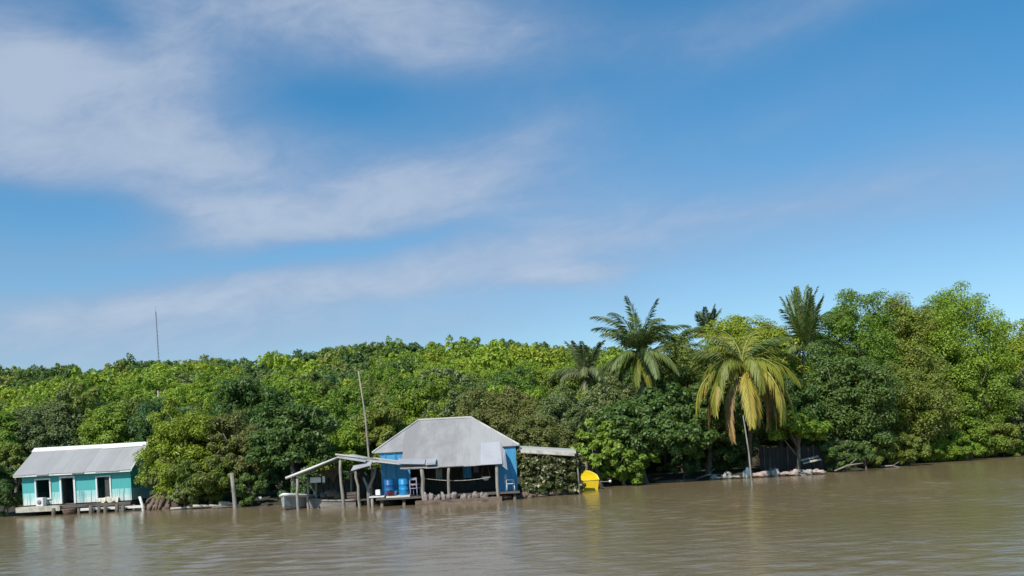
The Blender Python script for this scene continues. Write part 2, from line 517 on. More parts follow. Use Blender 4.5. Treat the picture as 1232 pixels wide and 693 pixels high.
def grid_obj(name, xs, ys, zf, m):
    V, Fq = tensor_grid(xs, ys, zf)
    me = bpy.data.meshes.new(name)
    me.vertices.add(len(V)); me.vertices.foreach_set('co', V.astype(np.float32).ravel())
    me.loops.add(Fq.size); me.loops.foreach_set('vertex_index', Fq.astype(np.int32).ravel())
    me.polygons.add(len(Fq)); me.polygons.foreach_set('loop_start', np.arange(0, Fq.size, 4, dtype=np.int32))
    me.polygons.foreach_set('use_smooth', np.ones(len(Fq), dtype=bool))
    me.materials.append(m); me.update(calc_edges=True)
    o = bpy.data.objects.new(name, me); COL.objects.link(o)
    return o


far = [150, 220, 320, 500, 800, 1500, 3000]
xs = np.array([-a for a in far[::-1]] + list(np.arange(-140, 141, 2.0)) + far)
ys = np.array([-3000, -800, -200, -50, 0, 30, 45] + list(np.arange(52, 92, .7)) + list(np.arange(93, 320, 4.0)) + [340, 380, 450, 600, 900, 1500, 3500])
T(grid_obj('ground', xs, ys, ground_z, ground_mat()), kind='structure')

rng = np.random.default_rng(3)
waves = []
for i in range(46):
    lam = float(np.exp(rng.uniform(math.log(.58), math.log(1.7))))
    th = rng.normal(R(78), R(26))
    k = 2 * math.pi / lam
    waves.append((k * math.cos(th), k * math.sin(th), rng.uniform(0, 6.28), .02 * rng.uniform(.5, 1.3) / k))


def wave_z(X, Y):
    Z = np.zeros_like(X)
    for kx, ky, ph, a in waves:
        Z += a * np.sin(kx * X + ky * Y + ph)
    patch = .65 + .35 * np.sin(X * .09 + 1.3 * np.sin(Y * .11)) * np.sin(Y * .14 + X * .03)
    fx = np.clip((75 - np.abs(X)) / 12, 0, 1); fy = np.clip((Y - 8) / 4, 0, 1) * np.clip((96 - Y) / 10, 0, 1)
    calm = np.clip((66 - Y) / 22, .35, 1)
    return Z * patch * fx * fy * calm


xs = np.array([-4000, -1000, -300, -120] + list(np.arange(-76, 76.1, .25)) + [120, 300, 1000, 4000])
ys = np.array([-4000, -800, -200, -60, 0] + list(np.arange(8, 97, .22)) + [130, 250, 600, 1500, 4000])
T(grid_obj('water', xs, ys, wave_z, water_mat()), kind='structure')

# ------------------------------------------------------------------ vegetation generators


def unit(a): return a / np.maximum(np.linalg.norm(a, axis=-1, keepdims=True), 1e-9)


def leaf_quads(rng, C, cr, n_per, size, up=.35, aspect=.5, flat=.8):
    n = len(C) * n_per
    c = np.repeat(C, n_per, 0); r = np.repeat(cr, n_per)[:, None]
    d = rng.normal(size=(n, 3)); d = unit(d); d[:, 2] += up; d = unit(d)
    pos = c + d * r * rng.uniform(.4, 1.0, (n, 1)) ** .8 * np.array([1, 1, flat])
    nrm = unit(d + np.array([0, 0, .55]) + rng.normal(size=(n, 3)) * .45)
    t = unit(np.cross(nrm, rng.normal(size=(n, 3)))); b = np.cross(nrm, t)
    L = size * rng.uniform(.6, 1.45, (n, 1)); W = L * aspect
    v = np.empty((n, 4, 3))
    v[:, 0] = pos - t * L * .5
    v[:, 1] = pos + b * W * .5 + t * L * .05
    v[:, 2] = pos + t * L * .5; v[:, 2, 2] -= L[:, 0] * .15
    v[:, 3] = pos - b * W * .5 + t * L * .05
    return v.reshape(-1, 3)


def crown_centres(rng, c, r, n, zlo=-.55, clump=.3, rag=.3):
    d = unit(rng.normal(size=(n * 3, 3)))
    d = d[d[:, 2] > zlo][:n]
    ph = rng.uniform(0, 6.28, 6)
    a = np.arctan2(d[:, 1], d[:, 0])
    lobe = 1 + rag * (.5 * np.sin(2 * a + ph[0]) + .4 * np.sin(3 * a + ph[1] + 2 * d[:, 2]) + .45 * np.sin(5 * d[:, 2] + ph[2] + a))
    fac = rng.uniform(.3, 1, len(d)) ** .5
    cr_ = rng.uniform(.6, 1.25, len(d)) * clump * (r[0] * r[1] * r[2]) ** (1 / 3)
    C = np.array(c) + d * np.array(r) * (lobe * fac * (1 - clump * .7))[:, None]
    return C, cr_


def trunk_mb(base, topc, r0, rng, C=None, limbs=5, mb=None):
    mb = mb or MB()
    base = Vector(base); topc = Vector(topc)
    pts = []; rad = []
    wob = Vector((rng.normal() * .06, rng.normal() * .06, 0)) * (topc - base).length
    for i in range(6):
        t = i / 5
        pts.append(base.lerp(topc, t) + wob * math.sin(math.pi * t)); rad.append(r0 * (1 - .62 * t))
    mb.tube(pts, rad, 7)
    if C is not None:
        for i in rng.choice(len(C), min(limbs, len(C)), replace=False):
            e = Vector(C[i]); s = pts[2 + int(rng.integers(0, 3))]
            m_ = s.lerp(e, .55) + Vector((0, 0, .12 * (e - s).length))
            mb.tube([s, m_, e], [r0 * .42, r0 * .26, r0 * .08], 5)
    return mb


TREES = 'trees and bushes along the waterside'


def tree(name, label, cat, px, ptop, pbot, wpx, Y, m, leaf=.3, dens=1.0, clump=.27, seed=0, zlo=-.6, depth=.9, bark='bark', r0=None, rag=.3, aspect=.5, limbs=7, twigs=0):
    rng = np.random.default_rng(1000 + seed)
    leaf *= .66; clump *= .76
    ctop = P(px, ptop, Y); cbot = P(px, pbot, Y)
    x = (ctop.x + cbot.x) / 2
    gz = float(ground_z(x, Y))
    rx = wpx / F * Y / 2
    z1 = ctop.z; z0 = max(cbot.z, gz + .1)
    rz = (z1 - z0) / 2 * 1.04
    c = (x, Y, (z1 + z0) / 2)
    r = (rx * 1.05, rx * depth, rz)
    area = 4 * math.pi * ((rx * rz) ** 1.6 * 2 / 3 + (rx * rx) ** 1.6 / 3) ** (1 / 1.6)
    n_leaf = int(dens * 3.6 * area / (leaf * leaf * aspect * .5))
    n_leaf = min(n_leaf, 60000)
    nc = int(np.clip(area * 1.35, 24, 230))
    C, cr_ = crown_centres(rng, c, r, nc, zlo, clump, rag)
    V = leaf_quads(rng, C, cr_, max(14, n_leaf // len(C)), leaf, aspect=aspect)
    q4 = V.reshape(-1, 4, 3)
    V = q4[q4[:, :, 2].min(1) > max(gz, 0) + .02].reshape(-1, 3)
    root = empty(name, (x, Y, gz)); T(root, label, cat, TREES)
    me = quads_mesh('crown', V - np.array([x, Y, gz]), [M[m]])
    o = bpy.data.objects.new('crown', me); COL.objects.link(o); o.parent = root
    hgt = z1 - gz
    trunk_mb((x, Y, gz - .25), (x + rng.normal() * .3, Y + .2, gz + hgt * .62), r0 or .035 * hgt + .03, rng, C, limbs).build('trunk' if cat == 'tree' else 'stem', M[bark], root, True)
    if twigs:
        tb = MB()
        front = C[C[:, 1] < Y - .2 * r[1]]
        for i in rng.choice(len(front), min(twigs, len(front)), replace=False):
            e = Vector(front[i]) + Vector((rng.normal() * .2, -.45, rng.uniform(-.2, .5)))
            s_ = Vector((x + (e.x - x) * .45, Y - .15, gz + (e.z - gz) * .62))
            tb.tube([s_, s_.lerp(e, .5) + Vector((rng.normal() * .15, -.1, .1)), e], [.07, .05, .02], 5)
        tb.build('branch', M['palebark'], root, True)
    return root


# hillside trees: nine crown shapes shared by many trees
PROTO = []
for k in range(9):
    rg = np.random.default_rng(50 + k)
    r = (3.0 * rg.uniform(.9, 1.1), 3.0 * rg.uniform(.9, 1.1), rg.uniform(2.2, 3.1))
    cz = 3.3
    C, cr_ = crown_centres(rg, (0, 0, cz), r, 105, -.5, .185, .22)
    V = leaf_quads(rg, C, cr_, 130, .21)
    cm = quads_mesh('crown', V, [M['mid']])
    tb = trunk_mb((0, 0, -.4), (0, 0, cz), .17, rg, C, 5)
    tm = bpy.data.meshes.new('trunk'); tm.from_pydata(tb.v, [], tb.f); tm.materials.append(M['bark']); tm.update()
    Vl = leaf_quads(rg, C, cr_ * 1.05, 22, .44)
    PROTO.append((cm, tm, Vl))

TONES = ['bright', 'mid', 'dark', 'olive', 'yellowgreen', 'deep', 'grey', 'brown']
TONEW = {'bright': 'bright green', 'mid': 'mid green', 'dark': 'dark green', 'olive': 'olive', 'yellowgreen': 'yellow-green', 'deep': 'bluish dark', 'grey': 'grey-green', 'brown': 'brownish'}
rg = np.random.default_rng(11)
spots = []
yy = 76.0
while yy < 285:
    step = 4.3 + (yy - 76) * .004
    u = -.84 + rg.uniform(0, .03)
    while u < .74:
        x = u * yy + rg.uniform(-1.5, 1.5); y = yy + rg.uniform(-1.7, 1.7)
        if y - np.interp(x, SHX, SHY) > (9 if -.57 < x / y < .58 else 1.5):
            spots.append((x, y))
        u += step / yy
    yy += step * .92


def patch(x, y):
    return math.sin(x * .07 + 1.2 * math.sin(y * .05)) + .8 * math.sin(y * .09 - x * .04 + 2) + .6 * math.sin(x * .19 + y * .13)


hill = []
for x, y in spots:
    z = float(ground_z(x, y))
    s = rg.uniform(.78, 1.34)
    p_ = patch(x, y) + rg.normal() * .55
    if y > 195:
        tone = rg.choice(['deep', 'dark', 'mid', 'deep', 'dark', 'olive'])
    elif p_ > 1.0: tone = rg.choice(['bright', 'bright', 'yellowgreen'])
    elif p_ > .1: tone = rg.choice(['bright', 'mid', 'bright', 'yellowgreen'])
    elif p_ > -.9: tone = rg.choice(['mid', 'olive', 'mid', 'bright'])
    else: tone = rg.choice(['dark', 'mid', 'deep', 'olive', 'grey'])
    hill.append([x, y, z, s, tone, int(rg.integers(0, 9)), rg.uniform(0, 6.28), rg.uniform(.8, 1.2)])


def in_photo(h):
    px, py = PX(h[0], h[1], h[2] + 5 * h[3])
    return -10 < px < 840


near = sorted([h for h in hill if in_photo(h)], key=lambda h: h[1])[:290]
near_id = {id(h) for h in near}
rest = [h for h in hill if id(h) not in near_id]

LAND = [(40, 'left of the hut door'), (95, 'above the hut door'), (150, 'above the hut right end'), (186, 'left of radio mast'),
        (240, 'right of radio mast'), (290, 'above the shore post'), (345, 'above the creek mouth'), (395, 'above the boat shed'), (436, 'left of leaning pole'),
        (480, 'right of leaning pole'), (530, 'above hip roof left end'), (585, 'above hip roof right end'), (640, 'above the lean-to'),
        (700, 'above the yellow boat'), (760, 'behind the green palm'), (900, 'behind the palms')]


def describe(h):
    x, y, z, s, tone, k, rot, sz = h
    px, py = PX(x, y, z + 4 * s)
    land = next((t for lim, t in LAND if px < lim), LAND[-1][1])
    row = 'at hill foot' if y < 92 else 'on lower slope' if y < 108 else 'on middle slope' if y < 126 else 'on upper slope'
    size = 'small' if s < .95 else 'large' if s > 1.16 else 'medium'
    shape = 'tall' if sz > 1.07 else 'low' if sz < .93 else 'round'
    return f'{size} {TONEW[tone]} {shape} tree {row} {land}'


from collections import defaultdict
byl = defaultdict(list)
for h in near: byl[describe(h)].append(h)
ORD = ['first', 'second', 'third', 'fourth', 'fifth', 'sixth']
for lab, hs_ in byl.items():
    hs_.sort(key=lambda h: PX(h[0], h[1], h[2])[0])
    for i, h in enumerate(hs_):
        x, y, z, s, tone, k, rot, sz = h
        l2 = lab if len(hs_) == 1 else (f'{"left" if i == 0 else "right"} of two: ' + lab if len(hs_) == 2 else f'{ORD[min(i, 5)]} ' + lab)
        cm, tm, _ = PROTO[k]
        root = empty('hillside_tree', (x, y, z)); T(root, l2, 'tree', 'trees on the hillside')
        root.rotation_euler.z = rot; root.scale = (s, s, s * sz)
        c = bpy.data.objects.new('crown', cm); COL.objects.link(c); c.parent = root
        c.material_slots[0].link = 'OBJECT'; c.material_slots[0].material = M[tone]
        t = bpy.data.objects.new('trunk', tm); COL.objects.link(t); t.parent = root

VV = []; MI = []
for x, y, z, s, tone, k, rot, sz in rest:
    Vl = PROTO[k][2]
    ca, sa = math.cos(rot) * s, math.sin(rot) * s
    W = np.empty_like(Vl)
    W[:, 0] = Vl[:, 0] * ca - Vl[:, 1] * sa + x
    W[:, 1] = Vl[:, 0] * sa + Vl[:, 1] * ca + y
    W[:, 2] = Vl[:, 2] * s * sz + z
    VV.append(W); MI.append(np.full(len(Vl) // 4, TONES.index(tone)))
fm = quads_mesh('forest', np.concatenate(VV), [M[t] for t in TONES], np.concatenate(MI))
fo = bpy.data.objects.new('forest', fm); COL.objects.link(fo)
T(fo, 'dense green wood covering the far upper hillside up to the ridge', 'forest', kind='stuff')

# ---- waterside trees
TR = [
    # name, label, cat, px, top, bottom, width, Y, material, leaf, extra
    ('bush', 'dark bush at the left photo edge beside the teal hut', 'bush', 4, 556, 616, 56, 65.4, 'dark', .26, {'zlo': -1}),
    ('bush', 'olive bush under the left roof end of the teal hut', 'bush', 14, 532, 590, 50, 69.5, 'olive', .26, {}),
    ('mangrove_tree', 'dark mangrove tree at the left photo edge above the bush', 'tree', -12, 486, 590, 90, 72.5, 'mid', .3, {}),
    ('mangrove_tree', 'grey-green shady tree right behind the left half of teal hut roof', 'tree', 52, 482, 580, 100, 75, 'grey', .3, {}),
    ('mangrove_tree', 'mid green tree right behind the right half of teal hut roof', 'tree', 132, 488, 580, 100, 76, 'mid', .3, {}),
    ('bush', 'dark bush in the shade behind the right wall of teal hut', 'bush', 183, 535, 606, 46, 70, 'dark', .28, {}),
    ('bush', 'grey-green bush growing over the brown root heap', 'bush', 198, 540, 603, 54, 65.0, 'grey', .26, {'zlo': -1}),
    ('waterside_tree', 'yellow-green drooping tree right of the teal hut above the logs', 'tree', 232, 482, 606, 106, 65.2, 'yellowgreen', .26, {'twigs': 9, 'zlo': -1}),
    ('waterside_tree', 'brownish olive tree behind the lone shore post', 'tree', 292, 496, 596, 90, 65.0, 'brown', .26, {'twigs': 9, 'zlo': -.8}),
    ('bush', 'olive bush overhanging the pale logs left of the shore post', 'bush', 252, 548, 611, 86, 63.0, 'olive', .24, {'twigs': 9, 'zlo': -1}),
    ('bush', 'low sparse pale green plant beside the brown root heap', 'bush', 222, 578, 613, 38, 62.6, 'grey', .3, {'dens': .5}),
    ('waterside_tree', 'dark big-leaved tree over the creek mouth left of boat shed', 'tree', 350, 484, 582, 104, 62.5, 'dark', .36, {'aspect': .6, 'depth': .8}),
    ('bush', 'dark bush just right of the lone shore post', 'bush', 300, 562, 612, 46, 61.6, 'dark', .26, {'zlo': -1}),
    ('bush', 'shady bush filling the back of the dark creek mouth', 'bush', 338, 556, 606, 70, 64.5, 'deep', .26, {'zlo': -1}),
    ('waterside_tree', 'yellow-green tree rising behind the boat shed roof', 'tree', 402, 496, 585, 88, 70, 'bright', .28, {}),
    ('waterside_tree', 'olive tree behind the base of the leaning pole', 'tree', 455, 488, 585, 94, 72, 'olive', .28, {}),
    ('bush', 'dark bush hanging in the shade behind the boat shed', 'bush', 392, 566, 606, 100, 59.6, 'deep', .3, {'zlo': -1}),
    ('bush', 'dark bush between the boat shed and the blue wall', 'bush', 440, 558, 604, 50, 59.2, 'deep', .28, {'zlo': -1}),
    ('waterside_tree', 'bright green tree behind the ridge of the grey hip roof', 'tree', 540, 478, 560, 110, 77, 'bright', .28, {}),
    ('waterside_tree', 'dull olive tree behind the right slope of grey hip roof', 'tree', 606, 462, 570, 108, 72, 'brown', .26, {}),
    ('bush', 'dark bush behind the lean-to roof next to the hip roof', 'bush', 650, 500, 590, 94, 64.5, 'brown', .26, {}),
    ('dry_shrub', 'grey half-dry shrub behind the lean-to below the left palm', 'shrub', 672, 464, 560, 80, 67.5, 'grey', .22, {'dens': .6, 'bark': 'palebark', 'limbs': 26}),
    ('waterside_tree', 'broad glossy dark tree hanging over the water right of yellow boat', 'tree', 776, 472, 572, 138, 65.0, 'dark', .4, {'aspect': .6, 'clump': .2}),
    ('bush', 'bright leafy bush rising behind the yellow boat', 'bush', 722, 506, 575, 60, 63, 'mid', .38, {'aspect': .6}),
    ('bush', 'large-leaved bush touching the water right of the yellow boat', 'bush', 752, 528, 584, 78, 63.4, 'mid', .38, {'twigs': 9, 'aspect': .6, 'zlo': -1}),
    ('waterside_tree', 'greyish olive tree under the green coconut palm crown', 'tree', 740, 452, 560, 90, 72, 'grey', .28, {}),
    ('waterside_tree', 'olive tree between the green palm and the yellowing palm', 'tree', 818, 410, 550, 100, 75, 'olive', .28, {}),
    ('waterside_tree', 'yellow-green tree top above the yellowing palm', 'tree', 905, 378, 520, 122, 77, 'yellowgreen', .3, {}),
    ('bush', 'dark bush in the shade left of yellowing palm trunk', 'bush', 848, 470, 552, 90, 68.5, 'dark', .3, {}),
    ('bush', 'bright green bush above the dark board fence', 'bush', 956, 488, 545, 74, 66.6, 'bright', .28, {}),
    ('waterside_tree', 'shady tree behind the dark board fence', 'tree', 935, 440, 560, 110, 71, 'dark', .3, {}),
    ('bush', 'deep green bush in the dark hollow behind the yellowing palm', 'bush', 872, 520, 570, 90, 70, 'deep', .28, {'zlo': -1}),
    ('waterside_tree', 'tall dense green tree right of the upright palm', 'tree', 1030, 346, 520, 112, 80, 'mid', .28, {'dens': 1.5, }),
    ('waterside_tree', 'yellowish tall tree left of the highest crown on the right', 'tree', 1092, 354, 520, 110, 83, 'olive', .28, {'dens': 1.5, 'rag': .15}),
    ('waterside_tree', 'highest bright green round crown near the right photo edge', 'tree', 1150, 340, 510, 144, 82, 'bright', .28, {'dens': 1.5, 'rag': .15}),
    ('waterside_tree', 'yellow-green tree cut by the right photo edge', 'tree', 1236, 384, 540, 90, 86, 'yellowgreen', .28, {'dens': 1.5, }),
    ('waterside_tree', 'dark tree with pale glints at the water below the tall green tree', 'tree', 1018, 414, 556, 124, 71.5, 'dark', .3, {'twigs': 9, 'depth': .7, 'zlo': -.9}),
    ('waterside_tree', 'olive-green tree at mid height below the yellowish tall tree', 'tree', 1092, 424, 558, 118, 75.5, 'olive', .27, {'twigs': 9, 'depth': .7, 'zlo': -.9}),
    ('waterside_tree', 'dull green tree below the highest bright crown', 'tree', 1162, 420, 554, 124, 80, 'mid', .27, {'twigs': 9, 'depth': .6, 'zlo': -.9}),
    ('waterside_tree', 'grey-green tree at the water beside the right photo edge', 'tree', 1224, 440, 551, 100, 82.5, 'grey', .27, {'twigs': 9, 'depth': .6, 'zlo': -.9}),
    ('bush', 'dark low bush closing the right end of the board fence', 'bush', 1016, 524, 568, 60, 67.2, 'dark', .26, {'depth': .6, 'zlo': -1}),
    ('bush', 'low bright bush at the water below the dark glinting tree', 'bush', 1068, 520, 566, 96, 72.0, 'olive', .25, {'depth': .5, 'zlo': -1}),
    ('bush', 'low light green bush in the middle of the right waterline', 'bush', 1124, 520, 561, 96, 76.6, 'bright', .25, {'depth': .5, 'zlo': -1}),
    ('bush', 'low olive bush at the water near the right photo edge', 'bush', 1182, 508, 557, 96, 80.0, 'olive', .25, {'depth': .5, 'zlo': -1}),
    ('bush', 'low green bush cut by the right photo edge at the water', 'bush', 1240, 510, 551, 70, 82.3, 'mid', .25, {'depth': .5, 'zlo': -1}),
    ('bush', 'dark scrubby bush between the board fence end and the low bright bush', 'bush', 1042, 532, 566, 52, 70.2, 'olive', .25, {'depth': .6, 'zlo': -1}),
    ('bush', 'small green bush wedged between the low bright and light green bushes', 'bush', 1096, 534, 563, 54, 75.6, 'mid', .25, {'depth': .6, 'zlo': -1}),
    ('bush', 'small dark bush between the light green and olive low bushes', 'bush', 1150, 526, 558, 58, 79.6, 'deep', .25, {'depth': .6, 'zlo': -1}),
    ('bush', 'small bright bush just left of the bush cut by the photo edge', 'bush', 1208, 514, 553, 56, 82.4, 'bright', .25, {'depth': .6, 'zlo': -1}),
    ('bush', 'low dark bush in the shade behind the grey mud bar', 'bush', 820, 548, 578, 60, 66.6, 'deep', .25, {'depth': .6, 'zlo': -1}),
]
for i, (nm, lb, ct, px, pt, pb, wp, Y, mm, lf, ex) in enumerate(TR):
    tree(nm, lb, ct, px, pt, pb, wp, Y, mm, leaf=lf, seed=i, **ex)

# ---- palms


def frond_mesh(rng, L, e0, e1, az_, mat_, base, leaf_len=.8, n=46, width=.07, droop=.5, name='frond', parent=None, label=None, curl=1.4):
    up = np.array([0, 0, 1.0])
    hdir = np.array([math.cos(az_), math.sin(az_), 0])
    side = np.array([-math.sin(az_), math.cos(az_), 0])
    N = 18
    pts = [np.array(base, float)]; dirs = []
    for i in range(N):
        t = (i + .5) / N
        e = e0 + (e1 - e0) * t ** curl
        d = hdir * math.cos(e) + up * math.sin(e) + side * .06 * math.sin(3 * t)
        dirs.append(d); pts.append(pts[-1] + d * L / N)
    pts = np.array(pts); dirs = np.array(dirs)
    out = []
    for sgn in (-1, 1):
        for j in range(n):
            t = .1 + .9 * (j + rng.uniform(0, 1)) / n
            f = t * N; i = min(int(f), N - 1)
            p = pts[i] + (pts[i + 1] - pts[i]) * (f - i)
            d = dirs[i]
            nrm = np.cross(d, side); nrm /= np.linalg.norm(nrm)
            ll = leaf_len * (math.sin(math.pi * min(1, t * .8 + .16)) ** .7 + .12) * rng.uniform(.8, 1.1)
            ld = side * sgn * (.62) + d * (.6 + .6 * t) + nrm * .1 * rng.normal() - up * droop * rng.uniform(.7, 1.3)
            ld /= np.linalg.norm(ld)
            wv = np.cross(ld, nrm + .3 * side * sgn); wv /= np.linalg.norm(wv) + 1e-9
            tip = p + ld * ll - up * .18 * ll
            mid = p + ld * ll * .45
            out += [p, mid + wv * width * .5, tip, mid - wv * width * .5]
    # midrib: flat three sided spine
    for i in range(N):
        w0 = .05 * (1 - i / N) + .012; w1 = .05 * (1 - (i + 1) / N) + .012
        nrm = np.cross(dirs[i], side)
        a, b = pts[i], pts[i + 1]
        out += [a - side * w0, a + nrm * w0 * 1.2, b + nrm * w1 * 1.2, b - side * w1]
        out += [a + nrm * w0 * 1.2, a + side * w0, b + side * w1, b + nrm * w1 * 1.2]
    off = origin(parent)
    me = quads_mesh(name, np.array(out) - np.array(off), [M[mat_]])
    o = bpy.data.objects.new(name, me); COL.objects.link(o); o.parent = parent
    if label: o['label'] = label
    return o


def palm(label, base, crown, specs, r0=.17, seed=0, bark='palebark', nuts=0):
    rng = np.random.default_rng(300 + seed)
    base = Vector(base); crown = Vector(crown)
    root = empty('palm_tree', base); T(root, label, 'palm tree', 'palms')
    pts = []; rad = []
    for i in range(9):
        t = i / 8
        p = base.lerp(crown, t); p.x += .35 * math.sin(math.pi * t) * (1 if seed % 2 else -1)
        p.z -= .3 * (1 - t)
        pts.append(p); rad.append(r0 * (1.25 - .5 * t))
    MB().tube(pts, rad, 10).build('trunk', M[bark], root, True)
    for (n, e0, e1, L, mt, dr, azc, azs, lab) in specs:
        for k in range(n):
            a = azc + azs * ((k + .5) / n - .5) * 2 + rng.normal() * .12
            b = np.array(crown) + rng.normal(size=3) * .08
            frond_mesh(rng, L * rng.uniform(.85, 1.12), R(e0 + rng.normal() * 6), R(e1 + rng.normal() * 8), a, mt, b, droop=dr, parent=root, label=lab,
                       leaf_len=(.2 * L + .12) * (.7 if e1 > 58 else 1), width=.12 if e1 > 58 else .095, curl=(.75 if e0 > 25 else .55) if e1 < -80 else .7 if e1 < -55 else 1.3)
    for k in range(nuts):
        a = k * 2.4
        c = crown + Vector((math.cos(a) * .28, math.sin(a) * .28, -.3 - .08 * (k % 3)))
        MB().blob(c, (.12, .12, .15), rng, .05).build('coconut', M['palmlime'], root, True)
    return root


PI = math.pi
def gp(px, py, Y):
    p = P(px, py, Y); return (p.x, Y, float(ground_z(p.x, Y)))


# big green coconut palm
palm('tall green coconut palm with feathery crown against the sky', gp(772, 560, 70), P(768, 424, 70),
     [(3, 86, 50, 4.0, 'palm', .35, PI / 2, PI, None), (6, 74, -10, 4.5, 'palm', .4, .4, PI, None), (8, 55, -25, 4.3, 'palm', .5, 0, PI, None), (7, 20, -62, 4.2, 'palm', .6, .3, PI, None),
      (4, -35, -82, 3.2, 'palmlime', .5, -PI / 2, 1.6, 'pale lime hanging frond')], seed=1, nuts=5)
palm('grey-green shaggy palm left of the tall green coconut palm', gp(706, 560, 74), P(706, 452, 74),
     [(7, 75, 35, 3.4, 'palmdull', .5, 0, PI, None), (9, 35, -50, 3.2, 'palmdull', .8, .2, PI, None), (6, -30, -80, 2.8, 'palmdull', .7, -PI / 2, 1.6, None)], seed=2)
# the yellowing palm at the water
palm('yellowing coconut palm with drooping fronds beside the stake in the water', gp(899, 565, 67), P(893, 440, 64),
     [(4, 74, 5, 4.0, 'palmlime', .5, PI / 2, 1.5, None), (6, 58, -30, 4.2, 'palm', .5, PI / 2, 2.6, None), (2, 48, -30, 4.4, 'palmlime', .6, PI, .4, None), (2, 46, -30, 4.6, 'palmlime', .6, 0, .4, None),
      (4, 55, -84, 4.7, 'palmlime', .8, PI, .8, None), (4, 52, -66, 4.7, 'palmlime', .8, 0, .8, None),
(3, 50, -92, 5.0, 'palmlime', .9, -PI / 2, 1.2, None),
      (4, 28, -94, 5.6, 'palmyellow', .9, PI + .35, .8, 'yellow hanging frond'), (4, 24, -94, 5.4, 'palmyellow', .9, -.35, .8, 'yellow hanging frond'),
      (2, -5, -95, 5.4, 'palmyellow', .8, -PI / 2, .7, 'yellow hanging frond'),
      (2, -5, -95, 5.3, 'palmdry', .9, PI + .3, .8, 'dry straw-coloured hanging frond'), (2, -10, -95, 4.9, 'palmdry', .9, -.2, .8, 'dry straw-coloured hanging frond')], r0=.15, seed=3, nuts=4, bark='shadedbark')
palm('upright palm with stiff spiky fronds left of the tall dense tree', gp(970, 560, 76), P(968, 420, 76),
     [(6, 86, 72, 5.0, 'palm', .25, 0, PI, None), (8, 76, 60, 5.0, 'palm', .25, .3, PI, None), (6, 58, 15, 4.6, 'palm', .4, 0, PI, None), (6, 30, -45, 3.6, 'palm', .6, .4, PI, None)], seed=4)
palm('small distant palm tuft above the olive tree left of yellow-green crown', gp(852, 560, 88), P(852, 404, 88),
     [(8, 78, 45, 2.9, 'palmdull', .35, 0, PI, None), (8, 40, -30, 2.7, 'palmdull', .5, .3, PI, None)], seed=5)
palm('dark palm with arching fronds just right of the tall green palm', gp(815, 560, 82), P(812, 420, 82),
     [(8, 60, -10, 3.6, 'palm', .5, 0, PI, None), (7, 25, -50, 3.4, 'palmdull', .6, .3, PI, None)], seed=6)

# ------------------------------------------------------------------ teal hut


def wall_y(mb, x0, x1, z0, z1, y0, y1, holes):
    """wall facing -Y with rectangular holes (xa, xb, za, zb)"""
    xs_ = sorted({x0, x1, *[h[0] for h in holes], *[h[1] for h in holes]})
    for a, b in zip(xs_[:-1], xs_[1:]):
        hh = sorted([h for h in holes if h[0] <= a + 1e-6 and h[1] >= b - 1e-6], key=lambda h: h[2])
        z = z0
        for h in hh:
            if h[2] > z + 1e-6: mb.box(a, b, y0, y1, z, h[2])
            z = h[3]
        if z < z1 - 1e-6: mb.box(a, b, y0, y1, z, z1)
    return mb


def frame_y(xa, xb, za, zb, y, w_=.1, d=.06, sill=True):
    mb = MB()
    mb.box(xa - w_, xa, y - d, y - .003, za - (w_ if sill else 0), zb + w_)
    mb.box(xb, xb + w_, y - d, y - .003, za - (w_ if sill else 0), zb + w_)
    mb.box(xa, xb, y - d, y - .003, zb, zb + w_)
    if sill: mb.box(xa, xb, y - d - .03, y - .003, za - w_, za)
    return mb


YH = 65.0
hx0, hx1 = P(27, 590, YH).x, P(158, 590, YH).x
FZ = .74
hut = empty('waterside_hut', ((hx0 + hx1) / 2, YH, 0))
T(hut, 'small teal and white board hut with grey tin gable roof on the left', 'hut')
w1 = (P(44, 590, YH).x, P(60, 590, YH).x, 1.2, 2.5)
dr = (P(74.5, 590, YH).x, P(89, 590, YH).x, FZ, 2.55)
w2 = (P(117.5, 590, YH).x, P(132.5, 590, YH).x, 1.0, 2.48)
mb = MB(); wall_y(mb, hx0, hx1, FZ, 2.98, YH, YH + .12, [w1, dr, w2])
mb.box(hx0, hx0 + .12, YH + .12, YH + 5.6, FZ, 2.98); mb.box(hx1 - .12, hx1, YH + .12, YH + 5.6, FZ, 2.98)
mb.box(hx0, hx1, YH + 5.6, YH + 5.72, FZ, 2.98)
# gable triangles
for xa in (hx0, hx1 - .12):
    mb.loft([[(xa, YH, 2.983), (xa, YH + 5.72, 2.983), (xa, YH + 2.86, 4.62)], [(xa + .12, YH, 2.983), (xa + .12, YH + 5.72, 2.983), (xa + .12, YH + 2.86, 4.62)]])
mb.build('wall', M['teal'], hut)
for wn in (w1, w2):
    fr = frame_y(*wn, YH).build('window', M['white'], hut)
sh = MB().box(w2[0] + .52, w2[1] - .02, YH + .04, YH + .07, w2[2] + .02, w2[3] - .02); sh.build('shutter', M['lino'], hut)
frame_y(*dr, YH, .13, .07, False).build('door_frame', M['white'], hut)
